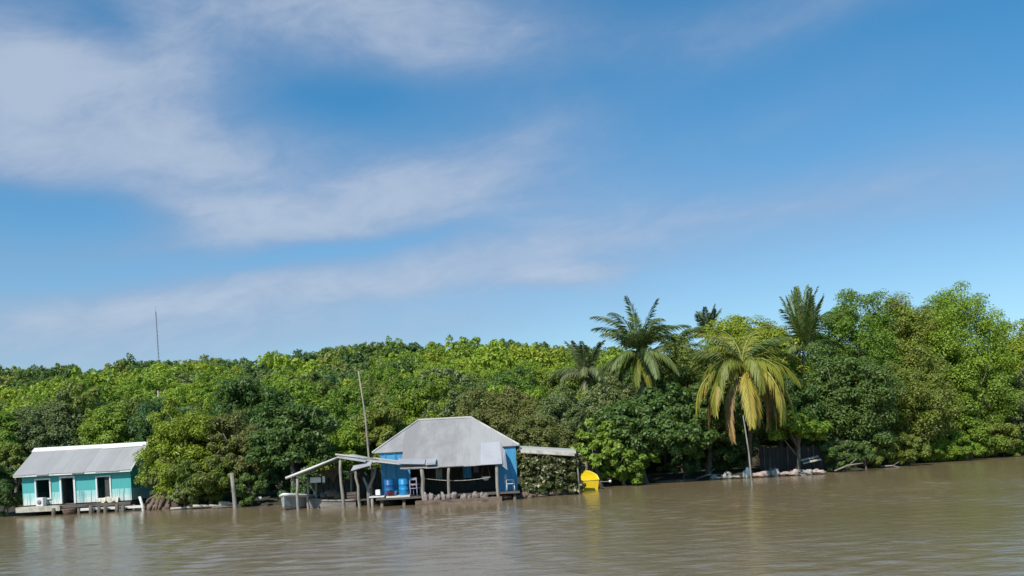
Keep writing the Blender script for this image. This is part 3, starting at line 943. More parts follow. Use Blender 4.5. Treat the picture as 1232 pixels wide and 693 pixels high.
# door leaf swung inward
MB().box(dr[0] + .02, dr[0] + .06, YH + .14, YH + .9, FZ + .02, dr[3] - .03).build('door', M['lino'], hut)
MB().box(hx0 + .12, hx1 - .12, YH + .12, YH + 5.6, FZ - .08, FZ).build('floor', M['plank'], hut)
rx0, rx1 = -35.35, -27.0
ze, zr, ye, yr, yb = 2.9, 4.78, 64.6, 67.86, 71.1
rf = MB()
n = 10
for i in range(n):  # separate sheets, edges slightly uneven
    a = rx0 + (rx1 - rx0) * i / n; b = rx0 + (rx1 - rx0) * (i + 1) / n
    j = .05 * math.sin(i * 2.3); zo = .008 * (i % 2)
    rf.slab((a, ye + j, ze + j * .5 + zo), (b + .02, ye + j, ze + j * .5 + zo), (b + .02, yr, zr + zo), (a, yr, zr + zo), .03)
    rf.slab((a, yr + .005, zr + zo), (b + .02, yr + .005, zr + zo), (b + .02, yb, ze + zo), (a, yb, ze + zo), .03)
roof = rf.build('roof', M['tinroof2'], hut)
cap = MB()
xm = rx0 + (rx1 - rx0) * .62
cap.slab((rx0 - .05, yr - .42, zr - .17), (xm, yr - .34, zr - .13), (xm, yr + .02, zr + .1), (rx0 - .05, yr + .02, zr + .1), .05)
cap.slab((xm + .01, yr - .5, zr - .2), (rx1 + .12, yr - .36, zr - .12), (rx1 + .12, yr + .02, zr + .14), (xm + .01, yr + .02, zr + .12), .05)
cap.slab((rx0 - .05, yr + .03, zr + .1), (rx1 + .12, yr + .03, zr + .13), (rx1 + .12, yr + .4, zr - .12), (rx0 - .05, yr + .4, zr - .15), .05)
cap.build('ridge_cap', M['white'], roof)
MB().box(rx0 + .02, rx1 - .02, ye + .03, ye + .08, ze - .13, ze - .035).build('fascia', M['white'], hut)
bg_ = MB(); bg_.slab((rx1 + .02, ye, ze + .03), (rx1 + .07, ye, ze + .03), (rx1 + .07, yr, zr + .03), (rx1 + .02, yr, zr + .03), .12); bg_.build('barge_board', M['white'], hut)
# raised base, deck and stilts
MB().box(hx0 - .15, hx0 + 2.95, YH - .75, YH + 5, .28, FZ - .09).build('concrete_base', M['concrete'], hut)
MB().box(hx0 + 2.96, hx1 + .1, YH - .5, YH + 5, FZ - .3, FZ - .09).build('deck_frame', M['plank'], hut)
for i in range(6):
    x = hx0 + 3.1 + i * .98
    MB().tube([(x, YH - .35, -.8), (x + .02, YH - .35, FZ - .3)], .11, 8).build('stilt', M['bark'], hut, True)
    MB().tube([(x, YH + 2.5, -.8), (x + .02, YH + 2.5, FZ - .3)], .11, 8).build('stilt', M['bark'], hut, True)
# bumper plank in front of the deck
lg = MB(); lg.box(P(97, 612, 64).x, P(171, 612, 64).x, 63.95, 64.15, .2, .38)
top(lg, 'plank', M['whiteboard'], (P(134, 612, 64).x, 64.05, .2), 'long white plank lying along the front of the teal hut', 'plank')
for i, (px, lb) in enumerate([(64, 'short dark stump in the water left of the hut door'), (109, 'short dark stump right of the hut door'), (118.5, 'short dark stump under the left edge of right hut window'),
                              (126.5, 'short dark stump under the right hut window'), (140.5, 'left of two dark stumps below the right end of teal hut'), (148, 'right of two dark stumps below the right end of teal hut')]):
    p = P(px, 612, 63.7)
    s = MB().tube([(p.x, 63.7, -.9), (p.x + .02, 63.7, .1), (p.x + .03, 63.7, .5 + .06 * math.sin(i * 2))], [.14, .14, .12], 9)
    top(s, 'mooring_stump', M['bark'], (p.x, 63.7, -.9), lb, 'stump', 'stumps in front of the teal hut', True)
p = P(171, 610, 63.6)
top(MB().tube([(p.x + .12, 63.6, -.9), (p.x + .05, 63.6, .3), (p.x - .14, 63.6, 1.0)], [.11, .1, .09], 9), 'mooring_post', M['white'], (p.x + .12, 63.6, -.9),
    'white leaning mooring post at the right end of the white plank', 'post', None, True)
# things on the hut's ledge
x0 = P(49, 600, 64.6).x
wm = empty('washing_machine', (x0, 64.6, FZ - .09)); T(wm, 'white washing machine with round dark door under the left hut window', 'washing machine')
MB().box(x0 - .26, x0 + .26, 64.4, 64.9, FZ - .088, FZ + .52).build('body', M['white'], wm, bevel=.03)
dm = MB()
dm.tube([(x0 - .02, 64.396, FZ + .2), (x0 - .02, 64.36, FZ + .2)], [.16, .14], 18); dm.build('door', M['lilac'], wm, True)
x0 = P(128, 606, 64.6).x
rgq = np.random.default_rng(5)
mb = MB(); secs = []
for k in range(21):
    x = x0 - .75 + 1.5 * k / 20; yo = .05 * math.sin(k * 1.5) + .03 * math.sin(k * 3.7); zl = FZ - .05 + .06 * math.sin(k * .9)
    secs.append([(x, 64.80 + yo, zl), (x, 64.86 + yo, zl), (x, 64.95 + yo * .2, 1.02 - .05 * math.sin(k * .5)), (x, 64.89 + yo * .2, 1.0 - .05 * math.sin(k * .5))])
mb.loft(secs)
top(mb, 'hanging_sheet', M['cloth'], (x0, 64.85, FZ - .05), 'pale yellow-white sheet draped below the right hut window', 'sheet')
x0 = P(83, 613, 63.6).x
bk = MB(); bk.loft([[(x0 + r_ * math.cos(a) * 1.5, 63.6 + r_ * math.sin(a), z) for a in np.linspace(0, 2 * PI, 14, endpoint=False)] for r_, z in ((.22, -.1), (.32, .35), (.33, .42), (.28, .42), (.2, .1))], True, True)
top(bk, 'washtub', M['mudrock'], (x0, 63.6, -.1), 'brown tub standing at the water below the hut door', 'tub', None, True)

# brown root heap and logs right of the hut
rgq = np.random.default_rng(8)
c = P(193, 606, 63.8)
mb = MB()
mb.blob((c.x, 64.3, .15), (1.15, .8, .75), rgq, .2, 18, 12)
for i in range(16):
    a = rgq.uniform(PI, 2 * PI); e = (c.x + math.cos(a) * 1.5 * rgq.uniform(.7, 1.1), 64.3 + math.sin(a) * .9, -.15)
    s = (c.x + .35 + rgq.normal() * .25, 64.3, 1.0 + rgq.uniform(-.2, .3))
    m_ = ((s[0] + e[0]) / 2 + rgq.normal() * .1, (s[1] + e[1]) / 2 - .25, .72)
    mb.tube([s, m_, e], [.13, .12, .07], 6)
top(mb, 'root_heap', M['mudrock'], (c.x, 64.3, -.1), 'brown heap of old tree roots at the water right of teal hut', 'root heap', None, True)
for (pa, pb, Y, r_, lb) in [((205, 612), (250, 611), 62.3, .07, 'thin pale log nearest the brown root heap'), ((232, 609), (271, 611), 62.0, .1, 'long whitish log floating left of the shore post'),
                            ((263, 606), (281, 607), 62.4, .17, 'thick grey log end lying against the shore post'), ((255, 612), (284, 613), 61.2, .07, 'thin dark log at the foot of the shore post')]:
    a, b = P(*pa, Y), P(*pb, Y + .4)
    a.z = max(a.z, .04); b.z = max(b.z, .05)
    m_ = a.lerp(b, .5) + Vector((0, .05, .03))
    top(MB().tube([a, m_, b], [r_, r_ * 1.05, r_ * .8], 8), 'log', M['driftwood'] if 'dark' not in lb else M['bark'], a, lb, 'log', 'logs at the waterline', True)
b, a = P(278.5, 569, 60.5), P(283, 612, 60.5)
top(MB().tube([(a.x, 60.5, -.9), a, a.lerp(b, .5) + Vector((.03, 0, 0)), b], [.15, .145, .13, .13], 9), 'shore_post', M['post'], (a.x, 60.5, -.9), 'lone tall weathered post in the water left of the creek mouth', 'post', None, True)
p = P(313, 600, 62); top(MB().lathe((p.x, 62, max(p.z - .12, -.02)), [(.02, 0), (.12, .04), (.16, .14), (.12, .25), (.03, .29)], 12), 'float', M['white'], (p.x, 62, p.z - .1), 'small white float hanging in the dark creek mouth', 'float', None, True)

# ------------------------------------------------------------------ boat shed
YS = 53.6
shed = empty('boat_shed', (P(405, 600, YS).x, YS, 0))
T(shed, 'open lean boat shed on rough poles with pale tin gable roof', 'shed')
A, B, Cc = P(347, 574, YS), P(408, 549, YS), P(449, 557, YS)
dp = 4.6
sl_ = MB(); sl_.slab(A, B, B + Vector((0, dp, .1)), A + Vector((0, dp, .1)), .05); sl_.build('roof', M['oldtin'], shed)
mid = B.lerp(Cc, .5)
sr_ = MB()
sr_.slab(B + Vector((.01, 0, .02)), Cc, Cc + Vector((0, dp, .1)), B + Vector((.01, dp, .12)), .05)
rr = sr_.build('roof', M['oldtin'], shed)
lo = MB(); q0, q1 = P(424, 563, YS - .5), P(447, 557, YS - .5)
lo.slab(q0 + Vector((0, -.5, -.12)), q1 + Vector((0, -.4, -.1)), q1 + Vector((0, .5, .12)), q0 + Vector((0, .5, .15)), .04); lo.build('loose_sheet', M['newtin'], rr)
lo = MB(); lo.slab(B + Vector((.0, -.35, -.06)), mid + Vector((.6, -.35, -.14)), mid + Vector((.6, .6, .12)), B + Vector((.0, .6, .1)), .04); lo.build('loose_sheet', M['newtin'], rr)
MB().tube([A + Vector((-.15, -.04, -.06)), A.lerp(B, .5) + Vector((0, -.04, -.03)), B + Vector((0, -.04, -.03))], [.08, .07, .05], 8).build('rafter', M['whiteboard'], shed, True)
MB().tube([B + Vector((-.2, -.05, .12)), Cc + Vector((.3, -.05, .18))], [.06, .05], 7).build('pole_on_roof', M['driftwood'], shed, True)
for (px0, py0, px1, py1, dY, r_) in [(357.5, 576, 359, 614, 0, .1), (370.5, 574, 371, 612, 1.2, .085), (380, 572, 382, 604, 2.4, .085), (409.5, 552, 413.5, 612, .1, .11), (428, 564, 433, 612, .3, .1),
                                     (421, 562, 424, 606, 2.4, .08), (447, 560, 447, 606, 2.0, .08)]:
    Y = YS + dY
    t_, b_ = P(px0, py0, Y), P(px1, py1, Y)
    wb = [random.uniform(-.06, .06) for _ in range(3)]
    pts = [(b_.x, Y, -.9), (b_.x, Y, .05)] + [(b_.lerp(t_, f).x + q, Y, b_.lerp(t_, f).z) for f, q in zip((.3, .55, .8), wb)] + [t_]
    MB().tube(pts, [r_ * 1.05, r_, r_ * .95, r_ * .8, r_ * .85, r_ * .7], 9).build('post', M['post'], shed, True)
# forked post
Y = YS + .2
bq, fq = P(444, 612, Y), P(443, 588, Y)
MB().tube([(bq.x, Y, -.9), fq, P(437, 574, Y)], [.13, .1, .06], 8).tube([fq, P(450, 573, Y), P(452, 561, Y)], [.09, .07, .06], 8).build('forked_post', M['post'], shed, True)
MB().tube([P(370, 578, YS + 1.2), P(384, 577, YS + 2.3)], .05, 6).build('crossbeam', M['post'], shed, True)
MB().tube([P(358, 577, YS), P(358, 573, YS + 4.4)], .06, 6).tube([P(413, 553, YS), P(413, 551, YS + 4.4)], .06, 6).build('beam', M['post'], shed, True)
p = P(379.5, 577.5, YS + 1.0)
top(MB().box(p.x - .32, p.x + .32, YS + 1.0, YS + 1.06, p.z - .16, p.z + .16).box(p.x + .42, p.x + .56, YS + 1.0, YS + 1.06, p.z - .18, p.z + .2), 'board', M['whiteboard'], (p.x, YS + 1.03, p.z - .18), 'small pale board nailed across the inner posts of boat shed', 'board')
# back of the shed: dark boards added in place of foliage shade
bs_ = MB()
for i in range(17):
    x = A.x + .5 + i * .33
    bs_.box(x, x + .29, YS + 4.2, YS + 4.24, .3, 1.7 + .2 * math.sin(i * 1.7) + (.3 if 6 < i < 14 else 0))
bs_.build('shade_backing', M['lino'], shed)
# walkway between shed and house
wk = empty('jetty', (P(455, 600, 54).x, 54, 0)); T(wk, 'short plank jetty between the boat shed and the blue wall', 'jetty')
a, b = P(446, 597, 54), P(464, 597, 54)
MB().box(a.x, b.x, 53.4, 55.8, a.z - .07, a.z).build('plank', M['whiteboard'], wk)
for x in (a.x + .15, b.x - .15): MB().tube([(x, 53.5, -.9), (x, 53.5, a.z - .07)], .08, 7).build('stilt', M['post'], wk, True)


def boat(name, label, L, Bm, Ht, loc, yaw, hullm, rimm, seats=3):
    """open skiff, bow towards +x locally, waterline at z = 0"""
    root = empty(name, (0, 0, 0)); T(root, label, 'boat')
    N = 12; outer = []; inner = []
    def sec(t, ins):
        x = -L / 2 + L * t
        wd = Bm / 2 * (1 - max(0, (t - .45) / .55) ** 2.2) * (.86 + .14 * min(1, t / .4)) - ins
        wd = max(wd, .02)
        zt = Ht * (.72 + .38 * t * t); zb = -.16 + .45 * max(0, (t - .7) / .3) ** 2 * Ht + ins
        return [(x, -wd, zt), (x, -wd * .86, zb + .22 * (zt - zb)), (x, -wd * .5, zb), (x, wd * .5, zb), (x, wd * .86, zb + .22 * (zt - zb)), (x, wd, zt)]
    so_ = [sec(i / N, 0) for i in range(N + 1)]; si_ = [sec(i / N * .97 + .012, .05) for i in range(N + 1)]
    mb = MB(); mb.loft(so_, False, False, False); mb.loft(si_, False, False, False)
    mb.quad(*reversed(so_[0])); mb.quad(*si_[0]); mb.quad(*so_[N])
    hull = mb.build('hull', M[hullm], root)
    rim = MB()
    for s in (0, 5):
        rim.tube([Vector(q[s]) + Vector((0, 0, .01)) for q in so_], .095 if L > 4 else .055, 6)
    rim.tube([so_[0][0], so_[0][5]], .055, 6)
    rim.build('gunwale', M[rimm], root, True)
    for k in range(seats):
        t = .2 + k * .24
        q = sec(t, .05)
        MB().box(q[0][0] - .12, q[0][0] + .12, q[0][1], q[5][1], q[0][2] - .16, q[0][2] - .12).build('thwart', M['plank'], root)
    root.location = loc; root.rotation_euler.z = yaw
    return root


p = P(354, 611, 55.4)
boat('skiff', 'white rimmed grey skiff moored under the left end of boat shed', 4.4, 1.75, .85, (p.x - .05, 56.6, 0), R(-98), 'greyhull', 'whitehull')
p = P(401, 610, 55)
boat('rowing_boat', 'old grey-brown wooden boat broadside inside the boat shed', 3.0, 1.2, .5, (p.x - .1, 55.4, 0), R(178), 'woodhull', 'post', 2)
rgq = np.random.default_rng(12)
mb = MB()
for i in range(7): mb.blob((p.x - .5 + i * .14 + rgq.normal() * .1, 55.3 + rgq.normal() * .15, .55 + .22 * math.sin(i * .6) + rgq.uniform(0, .15)), (.28, .25, .2), rgq, .3, 10, 7)
top(mb, 'net_heap', M['net'], (p.x - .1, 55.3, .4), 'brown heap of fishing net lying in the old wooden boat', 'net', None, True)
# clutter under the shed roof
p = P(424, 596, 55.0)
MBc = MB(); MBc.box(p.x - .3, p.x + .3, 54.9, 55.4, p.z - .25, p.z + .2)
for zz_ in (-.12, .03): MBc.box(p.x - .32, p.x + .32, 54.87, 54.9, p.z + zz_, p.z + zz_ + .09)
top(MBc, 'crate', M['plank'], (p.x, 55.1, p.z - .25), 'dark slatted crate between the shed posts', 'crate')
MBs = MB(); MBs.box(p.x - .8, p.x + .9, 54.8, 55.8, p.z - .34, p.z - .255)
for q_ in (-.6, .7): MBs.tube([(p.x + q_, 55.3, -.9), (p.x + q_, 55.3, p.z - .34)], .07, 7)
top(MBs, 'staging', M['plank'], (p.x, 55.3, -.9), 'low dark plank staging over the water inside the shed', 'staging')
mb = MB(); secs = []
a, b = P(386, 566, 56.6), P(409, 560, 56.6)
for k in range(13):
    t_ = k / 12; x = a.x + (b.x - a.x) * t_; yo = .06 * math.sin(k * 2.1); zt = a.z + (b.z - a.z) * t_ - .25 * t_ * (1 - t_); zb = zt - .7 - .25 * math.sin(k * 1.1)
    secs.append([(x, 56.6 + yo, zb), (x, 56.64 + yo, zb), (x, 56.64, zt), (x, 56.6, zt)])
mb.loft(secs); top(mb, 'hanging_net', M['net'], (a.x, 56.6, a.z - 1), 'brown fishing net hung under the left slope of the shed', 'net')
p = P(455, 596, 53.8)
jc = empty('jerry_can', (p.x, 53.8, p.z)); T(jc, 'small pale jerry can standing on the plank jetty', 'jerry can')
MB().box(p.x - .14, p.x + .14, 53.7, 53.9, p.z + .012, p.z + .34).build('body', M['whitehull'], jc, bevel=.03)
MB().tube([(p.x - .07, 53.8, p.z + .34), (p.x - .07, 53.8, p.z + .4)], .03, 8).build('cap', M['red'], jc)
# leaning pole behind the shed
b, a = P(431, 446, 60), P(444, 552, 60)
pl_ = empty('pole', (a.x, 60, 0)); T(pl_, 'long thin leaning bamboo pole rising behind the boat shed', 'pole')
MB().tube([(a.x + .5, 60, -.2), a, a.lerp(b, .5) + Vector((.1, 0, 0)), b], [.085, .075, .06, .04], 7).build('shaft', M['palebark'], pl_, True)

# ------------------------------------------------------------------ blue house
YB = 54.6
house = empty('stilt_house', (P(540, 600, YB).x, YB, 0))
T(house, 'blue stilt house with big grey tin hip roof and open porch', 'house')
ER = 3.15; ZR = 5.06; YRG = 58.1
xl, xr = P(448, 545, YB - .1).x, P(625, 535, YB - .1).x
rl, rr_ = P(503, 507, YRG).x, P(567, 502, YRG).x
yf, ybk = YB - .1, 61.7
dn = (0, 0, -.04)
slope = (ZR - ER) / (YRG - yf)
pY = 52.55; pz = ER - slope * (YRG - pY - (YRG - yf))
pxl, pxr = P(481, 560, pY).x, P(604, 558, pY).x


def fz(y): return ZR - slope * (YRG - y)


mbr = MB()
mbr.slab((xl, yf, ER), (xr, yf, ER), (rr_, YRG, ZR), (rl, YRG, ZR), .04)
mbr.slab((xr, ybk, ER), (xl, ybk, ER), (rl, YRG + .01, ZR), (rr_, YRG + .01, ZR), .04)
for (a, b, c) in (((xl, ybk, ER), (xl, yf, ER), (rl, YRG, ZR)), ((xr, yf, ER), (xr, ybk, ER), (rr_, YRG, ZR))):
    mbr.quad(a, b, c); mbr.quad((c[0], c[1], c[2] - .05), (b[0], b[1], b[2] - .05), (a[0], a[1], a[2] - .05))
hroof = mbr.build('roof', M['tinroof'], house)
n = 8
pr = MB()
for i in range(n):
    a = pxl + (pxr - pxl) * i / n; b = pxl + (pxr - pxl) * (i + 1) / n
    j = .05 * math.sin(i * 1.9 + 1); zo = .012 + .006 * (i % 2)
    pr.slab((a, pY + j, fz(pY + j) + zo), (b + .02, pY + j, fz(pY + j) + zo), (b + .02, yf + .35, fz(yf + .35) + zo), (a, yf + .35, fz(yf + .35) + zo), .03)
pr.build('porch_roof', M['tinroof'], house)
ns = MB()
sa, sb = P(578, 552, 53).x, P(604, 552, 53).x
ns.slab((sa, pY - .06, fz(pY - .06) + .05), (sb, pY - .06, fz(pY - .06) + .05), (sb - .1, 54.9, fz(54.9) + .05), (sa, 54.9, fz(54.9) + .05), .02)
ns.slab((sb + .005, pY - .12, fz(pY) - .1), (sb + .28, pY - .1, fz(pY) - .35), (sb + .2, 54.2, fz(54.2) - .12), (sb - .08, 54.6, fz(54.6) + .05), .02)
ns.build('roof_sheet', M['newtin'], house)
rcap = MB()
for (a, b, r_) in (((rl, YRG, ZR), (rr_, YRG, ZR), .09), ((rl, YRG, ZR), (xl, yf, ER), .06), ((rr_, YRG, ZR), (xr, yf, ER), .06)):
    rcap.tube([Vector(a) + Vector((0, 0, .02)), Vector(b) + Vector((0, 0, .02))], r_, 8)
rcap.build('ridge_cap', M['oldtin'], hroof)
# loose sheets and a pole lying on the left eave
ls = MB()
q0, q1 = P(479, 556, 52.9), P(524, 556, 52.9)
ls.slab((q0.x, 52.5, q0.z - .06), (q1.x - .6, 52.5, q1.z - .05), (q1.x - .6, 53.3, q1.z + .2), (q0.x, 53.3, q0.z + .2), .04)
ls.slab((q1.x - .55, 52.45, q1.z - .04), (q1.x + .03, 52.45, q1.z - .02), (q1.x + .03, 53.2, q1.z + .22), (q1.x - .55, 53.2, q1.z + .22), .1)
ls.build('loose_sheet', M['newtin'], house)
aw = MB(); a, b = P(447, 554, 53.6), P(481, 558, 53.2)
aw.slab((a.x, 53.2, a.z), (b.x, 53.1, b.z), (b.x, 54.4, b.z + .16), (a.x, 54.4, a.z + .18), .05); aw.build('awning', M['oldtin'], house)
# walls
fx0, fx1 = P(459, 580, YB).x, P(622, 570, YB).x
FB = .48
oa, ob = P(494, 580, YB).x, P(600, 575, YB).x
mb = MB(); wall_y(mb, fx0, fx1, FB, 3.1, YB + .02, YB + .14, [(oa, ob, FB, 2.85)])
mb.box(fx0, fx0 + .12, YB + .14, 61, FB, 3.1); mb.box(fx1 - .12, fx1, YB + .14, 61, FB, 3.1); mb.box(fx0, fx1, 61, 61.12, FB, 3.1)
mb.build('wall', M['blue'], house)
for x in np.linspace(fx0 + .3, oa - .25, 3): MB().box(x - .03, x + .03, YB - .025, YB + .017, FB, 3.05).build('batten', M['blue'], house)
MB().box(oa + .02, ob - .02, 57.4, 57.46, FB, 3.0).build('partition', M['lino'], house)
MB().box(fx0 - .1, fx1 + .1, 52.7, 61.1, FB - .1, FB).build('floor', M['plank'], house)
a, b = P(465, 596, 53.2), P(493.5, 596, 53.2)
MB().box(a.x, b.x, 53.0, 54.4, FB + .003, FB + .1).build('step_plank', M['whiteboard'], house)
for (px0, py0, px1, py1, r_) in [(507, 563, 511, 606, .12), (540, 562, 540.5, 602, .09), (597.5, 559, 600, 600, .1)]:
    t_, b_ = P(px0, py0, pY + .15), P(px1, py1, pY + .15)
    MB().tube([(b_.x, pY + .15, -.9), b_, b_.lerp(t_, .35) + Vector((random.uniform(-.05, .05), 0, 0)), b_.lerp(t_, .7) + Vector((random.uniform(-.05, .05), 0, 0)), (t_.x, pY + .15, fz(pY + .15) - .03)], [r_ * 1.1, r_ * 1.05, r_, r_ * .95, r_ * .9], 9).build('post', M['post'], house, True)
MB().tube([(pxl + .1, pY + .15, fz(pY + .15) - .09), (pxr - .05, pY + .15, fz(pY + .15) - .07)], .05, 7).build('beam', M['post'], house, True)
for x in np.linspace(fx0 + .2, fx1 - .2, 7):
    MB().tube([(x, 52.95, -1.2), (x, 52.95, FB - .1)], .1, 8).build('stilt', M['bark'], house, True)
# lean-to on the right
a, b = P(624, 538, 55), P(692.5, 542, 55)
lt = MB(); lt.slab((a.x, 54.7, a.z - .02), (b.x, 54.7, b.z - .02), (b.x + .1, 57.6, b.z + .1), (a.x, 57.6, a.z + .1), .16); lt.build('lean_to_roof', M['oldtin'], house)
lt = MB(); lt.slab((a.x + .1, 54.62, a.z - .3), (b.x - .1, 54.62, b.z - .28), (b.x - .1, 54.68, b.z - .13), (a.x + .1, 54.68, a.z - .14), .05); lt.build('lean_to_beam', M['driftwood'], house)
c_ = P(693, 543, 55); d_ = P(697, 580, 55)
MB().tube([(d_.x, 55, -.5), (c_.x + .05, 55, 1.6), (c_.x - .05, 55, b.z - .1)], .05, 8).build('lean_to_post', M['post'], house, True)

# barrels, basin
for px, m_, lb, pt in ((468.5, 'barreldark', 'dark blue plastic drum by the blue wall next to the jetty', 577), (486, 'barrel', 'bright blue plastic drum on the white plank by the blue wall', 576)):
    p = P(px, 590, 53.7); z0 = FB + .105
    br = empty('barrel', (p.x, 53.7, z0)); T(br, lb, 'barrel', 'blue drums')
    MB().lathe((p.x, 53.7, z0), [(.27, 0), (.3, .03), (.3, .3), (.315, .32), (.3, .34), (.3, .6), (.315, .62), (.3, .64), (.3, .88), (.27, .92)], 20).build('body', M[m_], br, True)
    MB().lathe((p.x, 53.7, z0 + .923), [(.27, 0), (.28, .01), (.28, .035), (.05, .04)], 20).build('lid', M[m_], br)
p = P(470, 594, 53.2)
top(MB().lathe((p.x, 53.15, FB + .105), [(.16, 0), (.27, .2), (.29, .22), (.27, .22), (.2, .08), (.05, .05)], 18), 'basin', M['red'], (p.x, 53.15, FB + .105), 'red plastic basin in front of the dark blue drum', 'basin', None, True)
# lilac chair behind the first porch post


def chair(name, label, x, y, z, yaw, m_, w_=.46, sh_=.42, bh=.95):
    r = empty(name, (0, 0, 0)); T(r, label, 'chair')
    MB().box(-w_ / 2, w_ / 2, -w_ / 2, w_ / 2, sh_, sh_ + .04).build('seat', M[m_], r, bevel=.01)
    for sx in (-1, 1):
        for sy in (-1, 1):
            MB().tube([(sx * w_ * .45, sy * w_ * .45, 0), (sx * w_ * .42, sy * w_ * .42, sh_)], .025, 7).build('leg', M[m_], r, True)
    bk_ = MB()
    for sx in (-1, 1): bk_.box(sx * w_ * .43 - .03, sx * w_ * .43 + .03, w_ * .44, w_ * .5, sh_ + .04, bh)
    bk_.box(-w_ * .36, w_ * .36, w_ * .45, w_ * .49, bh - .14, bh); bk_.box(-w_ * .36, w_ * .36, w_ * .45, w_ * .49, sh_ + .2, sh_ + .3)
    bk_.build('backrest', M[m_], r)
    for sx in (-1, 1):
        MB().tube([(sx * w_ * .48, w_ * .42, sh_ + .26), (sx * w_ * .5, -w_ * .35, sh_ + .24), (sx * w_ * .46, -w_ * .42, sh_)], .022, 6).build('armrest', M[m_], r, True)
    r.location = (x, y, z); r.rotation_euler.z = yaw
    return r


p = P(500, 596, 53.3); chair('chair', 'lilac-grey wooden chair left of the first porch post', p.x, 53.3, FB, R(160), 'lilac', .5, .45, 1.1)
p = P(614, 592, 53.6); chair('chair', 'white plastic armchair in front of the right blue wall', p.x, 53.55, FB, R(100), 'white', .52, .42, .98)
# white bowl hanging in the porch, dark net line
p = P(584.5, 574, 54.0)
hb = empty('hanging_basin', (p.x, 54, p.z - .2)); T(hb, 'white basin hanging from a cord under the porch roof', 'basin')
MB().lathe((p.x, 54, p.z - .2), [(.1, 0), (.2, .1), (.25, .24), (.265, .25), (.25, .25), (.17, .1), (.05, .03)], 18).build('bowl', M['white'], hb, True)
MB().tube([(p.x - .25, 54, p.z + .05), (p.x, 54, fz(54) - .05), (p.x + .25, 54, p.z + .05)], .012, 5).build('cord', M['post'], hb)
a, b = P(522, 577, 53.0), P(590, 574, 53.0)
pts = [a.lerp(b, t) + Vector((0, 0, -.5 * t * (1 - t))) for t in np.linspace(0, 1, 9)]
top(MB().tube([(P(509, 575, 53).x, 52.85, a.z + .1)] + pts, .018, 5), 'clothes_line', M['driftwood'], a, 'slack pale rope strung between the porch posts', 'rope')
for i, (px, py, wd, hg, m_, lb) in enumerate([(562, 568, .5, .7, 'blue', 'dark blue cloth hung in the middle of the porch'), (573, 565, .3, .35, 'lilac', 'lilac cloth hung beside the white basin'), (528, 570, .4, .6, 'greyhull', 'grey cloth hung left of the middle porch post')]):
    p = P(px, py, 55.9)
    mb = MB(); secs = []
    for k in range(9):
        x = p.x - wd / 2 + wd * k / 8; yo = .05 * math.sin(k * 1.9 + i)
        secs.append([(x, 55.9 + yo, p.z - hg / 2), (x, 55.93 + yo, p.z - hg / 2), (x, 55.93 + yo * .3, p.z + hg / 2), (x, 55.9 + yo * .3, p.z + hg / 2)])
    mb.loft(secs)
    top(mb, 'hanging_cloth', M[m_], (p.x, 55.9, p.z - hg / 2), lb, 'cloth', 'cloths hung in the porch')

# pale stones along the front of the porch
rgq = np.random.default_rng(21)
sx = np.linspace(514, 584, 15)
protos = []
for k in range(4):
    mb = MB(); mb.blob((0, 0, .17), (.15 + .04 * k, .18, .26), rgq, .42, 11, 8)
    o = mb.build('stone', M['stone'], None, True); protos.append(o)
DESC = ['squat', 'upright', 'narrow', 'rounded']
WHERE = ['first', 'second', 'third', 'fourth', 'fifth', 'sixth', 'seventh', 'eighth', 'ninth', 'tenth', 'eleventh', 'twelfth', 'thirteenth', 'fourteenth', 'last']
for i, px in enumerate(sx):
    p = P(px + rgq.uniform(-1.2, 1.2), 600, 52.35)
    k = i % 4
    o = protos[k] if i < 4 else protos[k].copy()
    if i >= 4: COL.objects.link(o)
    o.location = (p.x, 52.42 + rgq.uniform(-.1, .1), FB - .26 + rgq.uniform(-.06, .03))
    o.rotation_euler = (rgq.normal() * .2, rgq.normal() * .25, rgq.uniform(0, 6)); s = rgq.uniform(.55, .95); o.scale = (s, s, s * rgq.uniform(.85, 1.3))
    T(o, f'{DESC[k]} pale stone, {WHERE[i]} from the left in the row along the porch', 'stone', 'stones along the porch front')
# sill the stones stand on and low bank wall to the right
sill = MB(); a, b = P(500, 604, 52.4), P(604, 600, 52.4)
sill.box(a.x, b.x, 52.15, 52.66, -.9, FB - .23)
top(sill, 'retaining_wall', M['mudrock'], ((a.x + b.x) / 2, 52.4, -.9), 'low muddy retaining wall under the row of pale stones', 'wall')
mb = MB(); a, b = P(604, 594, 53), P(694, 588, 57)
for i in range(26):
    t = i / 25
    x = a.x + (b.x - a.x) * t; y = 53.2 + 2.9 * t
    q = rgq.uniform(.6, 1.4)
    mb.blob((x + rgq.uniform(-.2, .2), y + rgq.uniform(-.1, .2), rgq.uniform(-.05, .18)), (.26 * q, .25, .17 * rgq.uniform(.6, 1.4)), rgq, .35, 9, 6)
top(mb, 'stone_bank', M['mudrock'], ((a.x + b.x) / 2, 54.5, -.1), 'low rubble edge at the water under the leafy screen', 'stone bank', None, True)

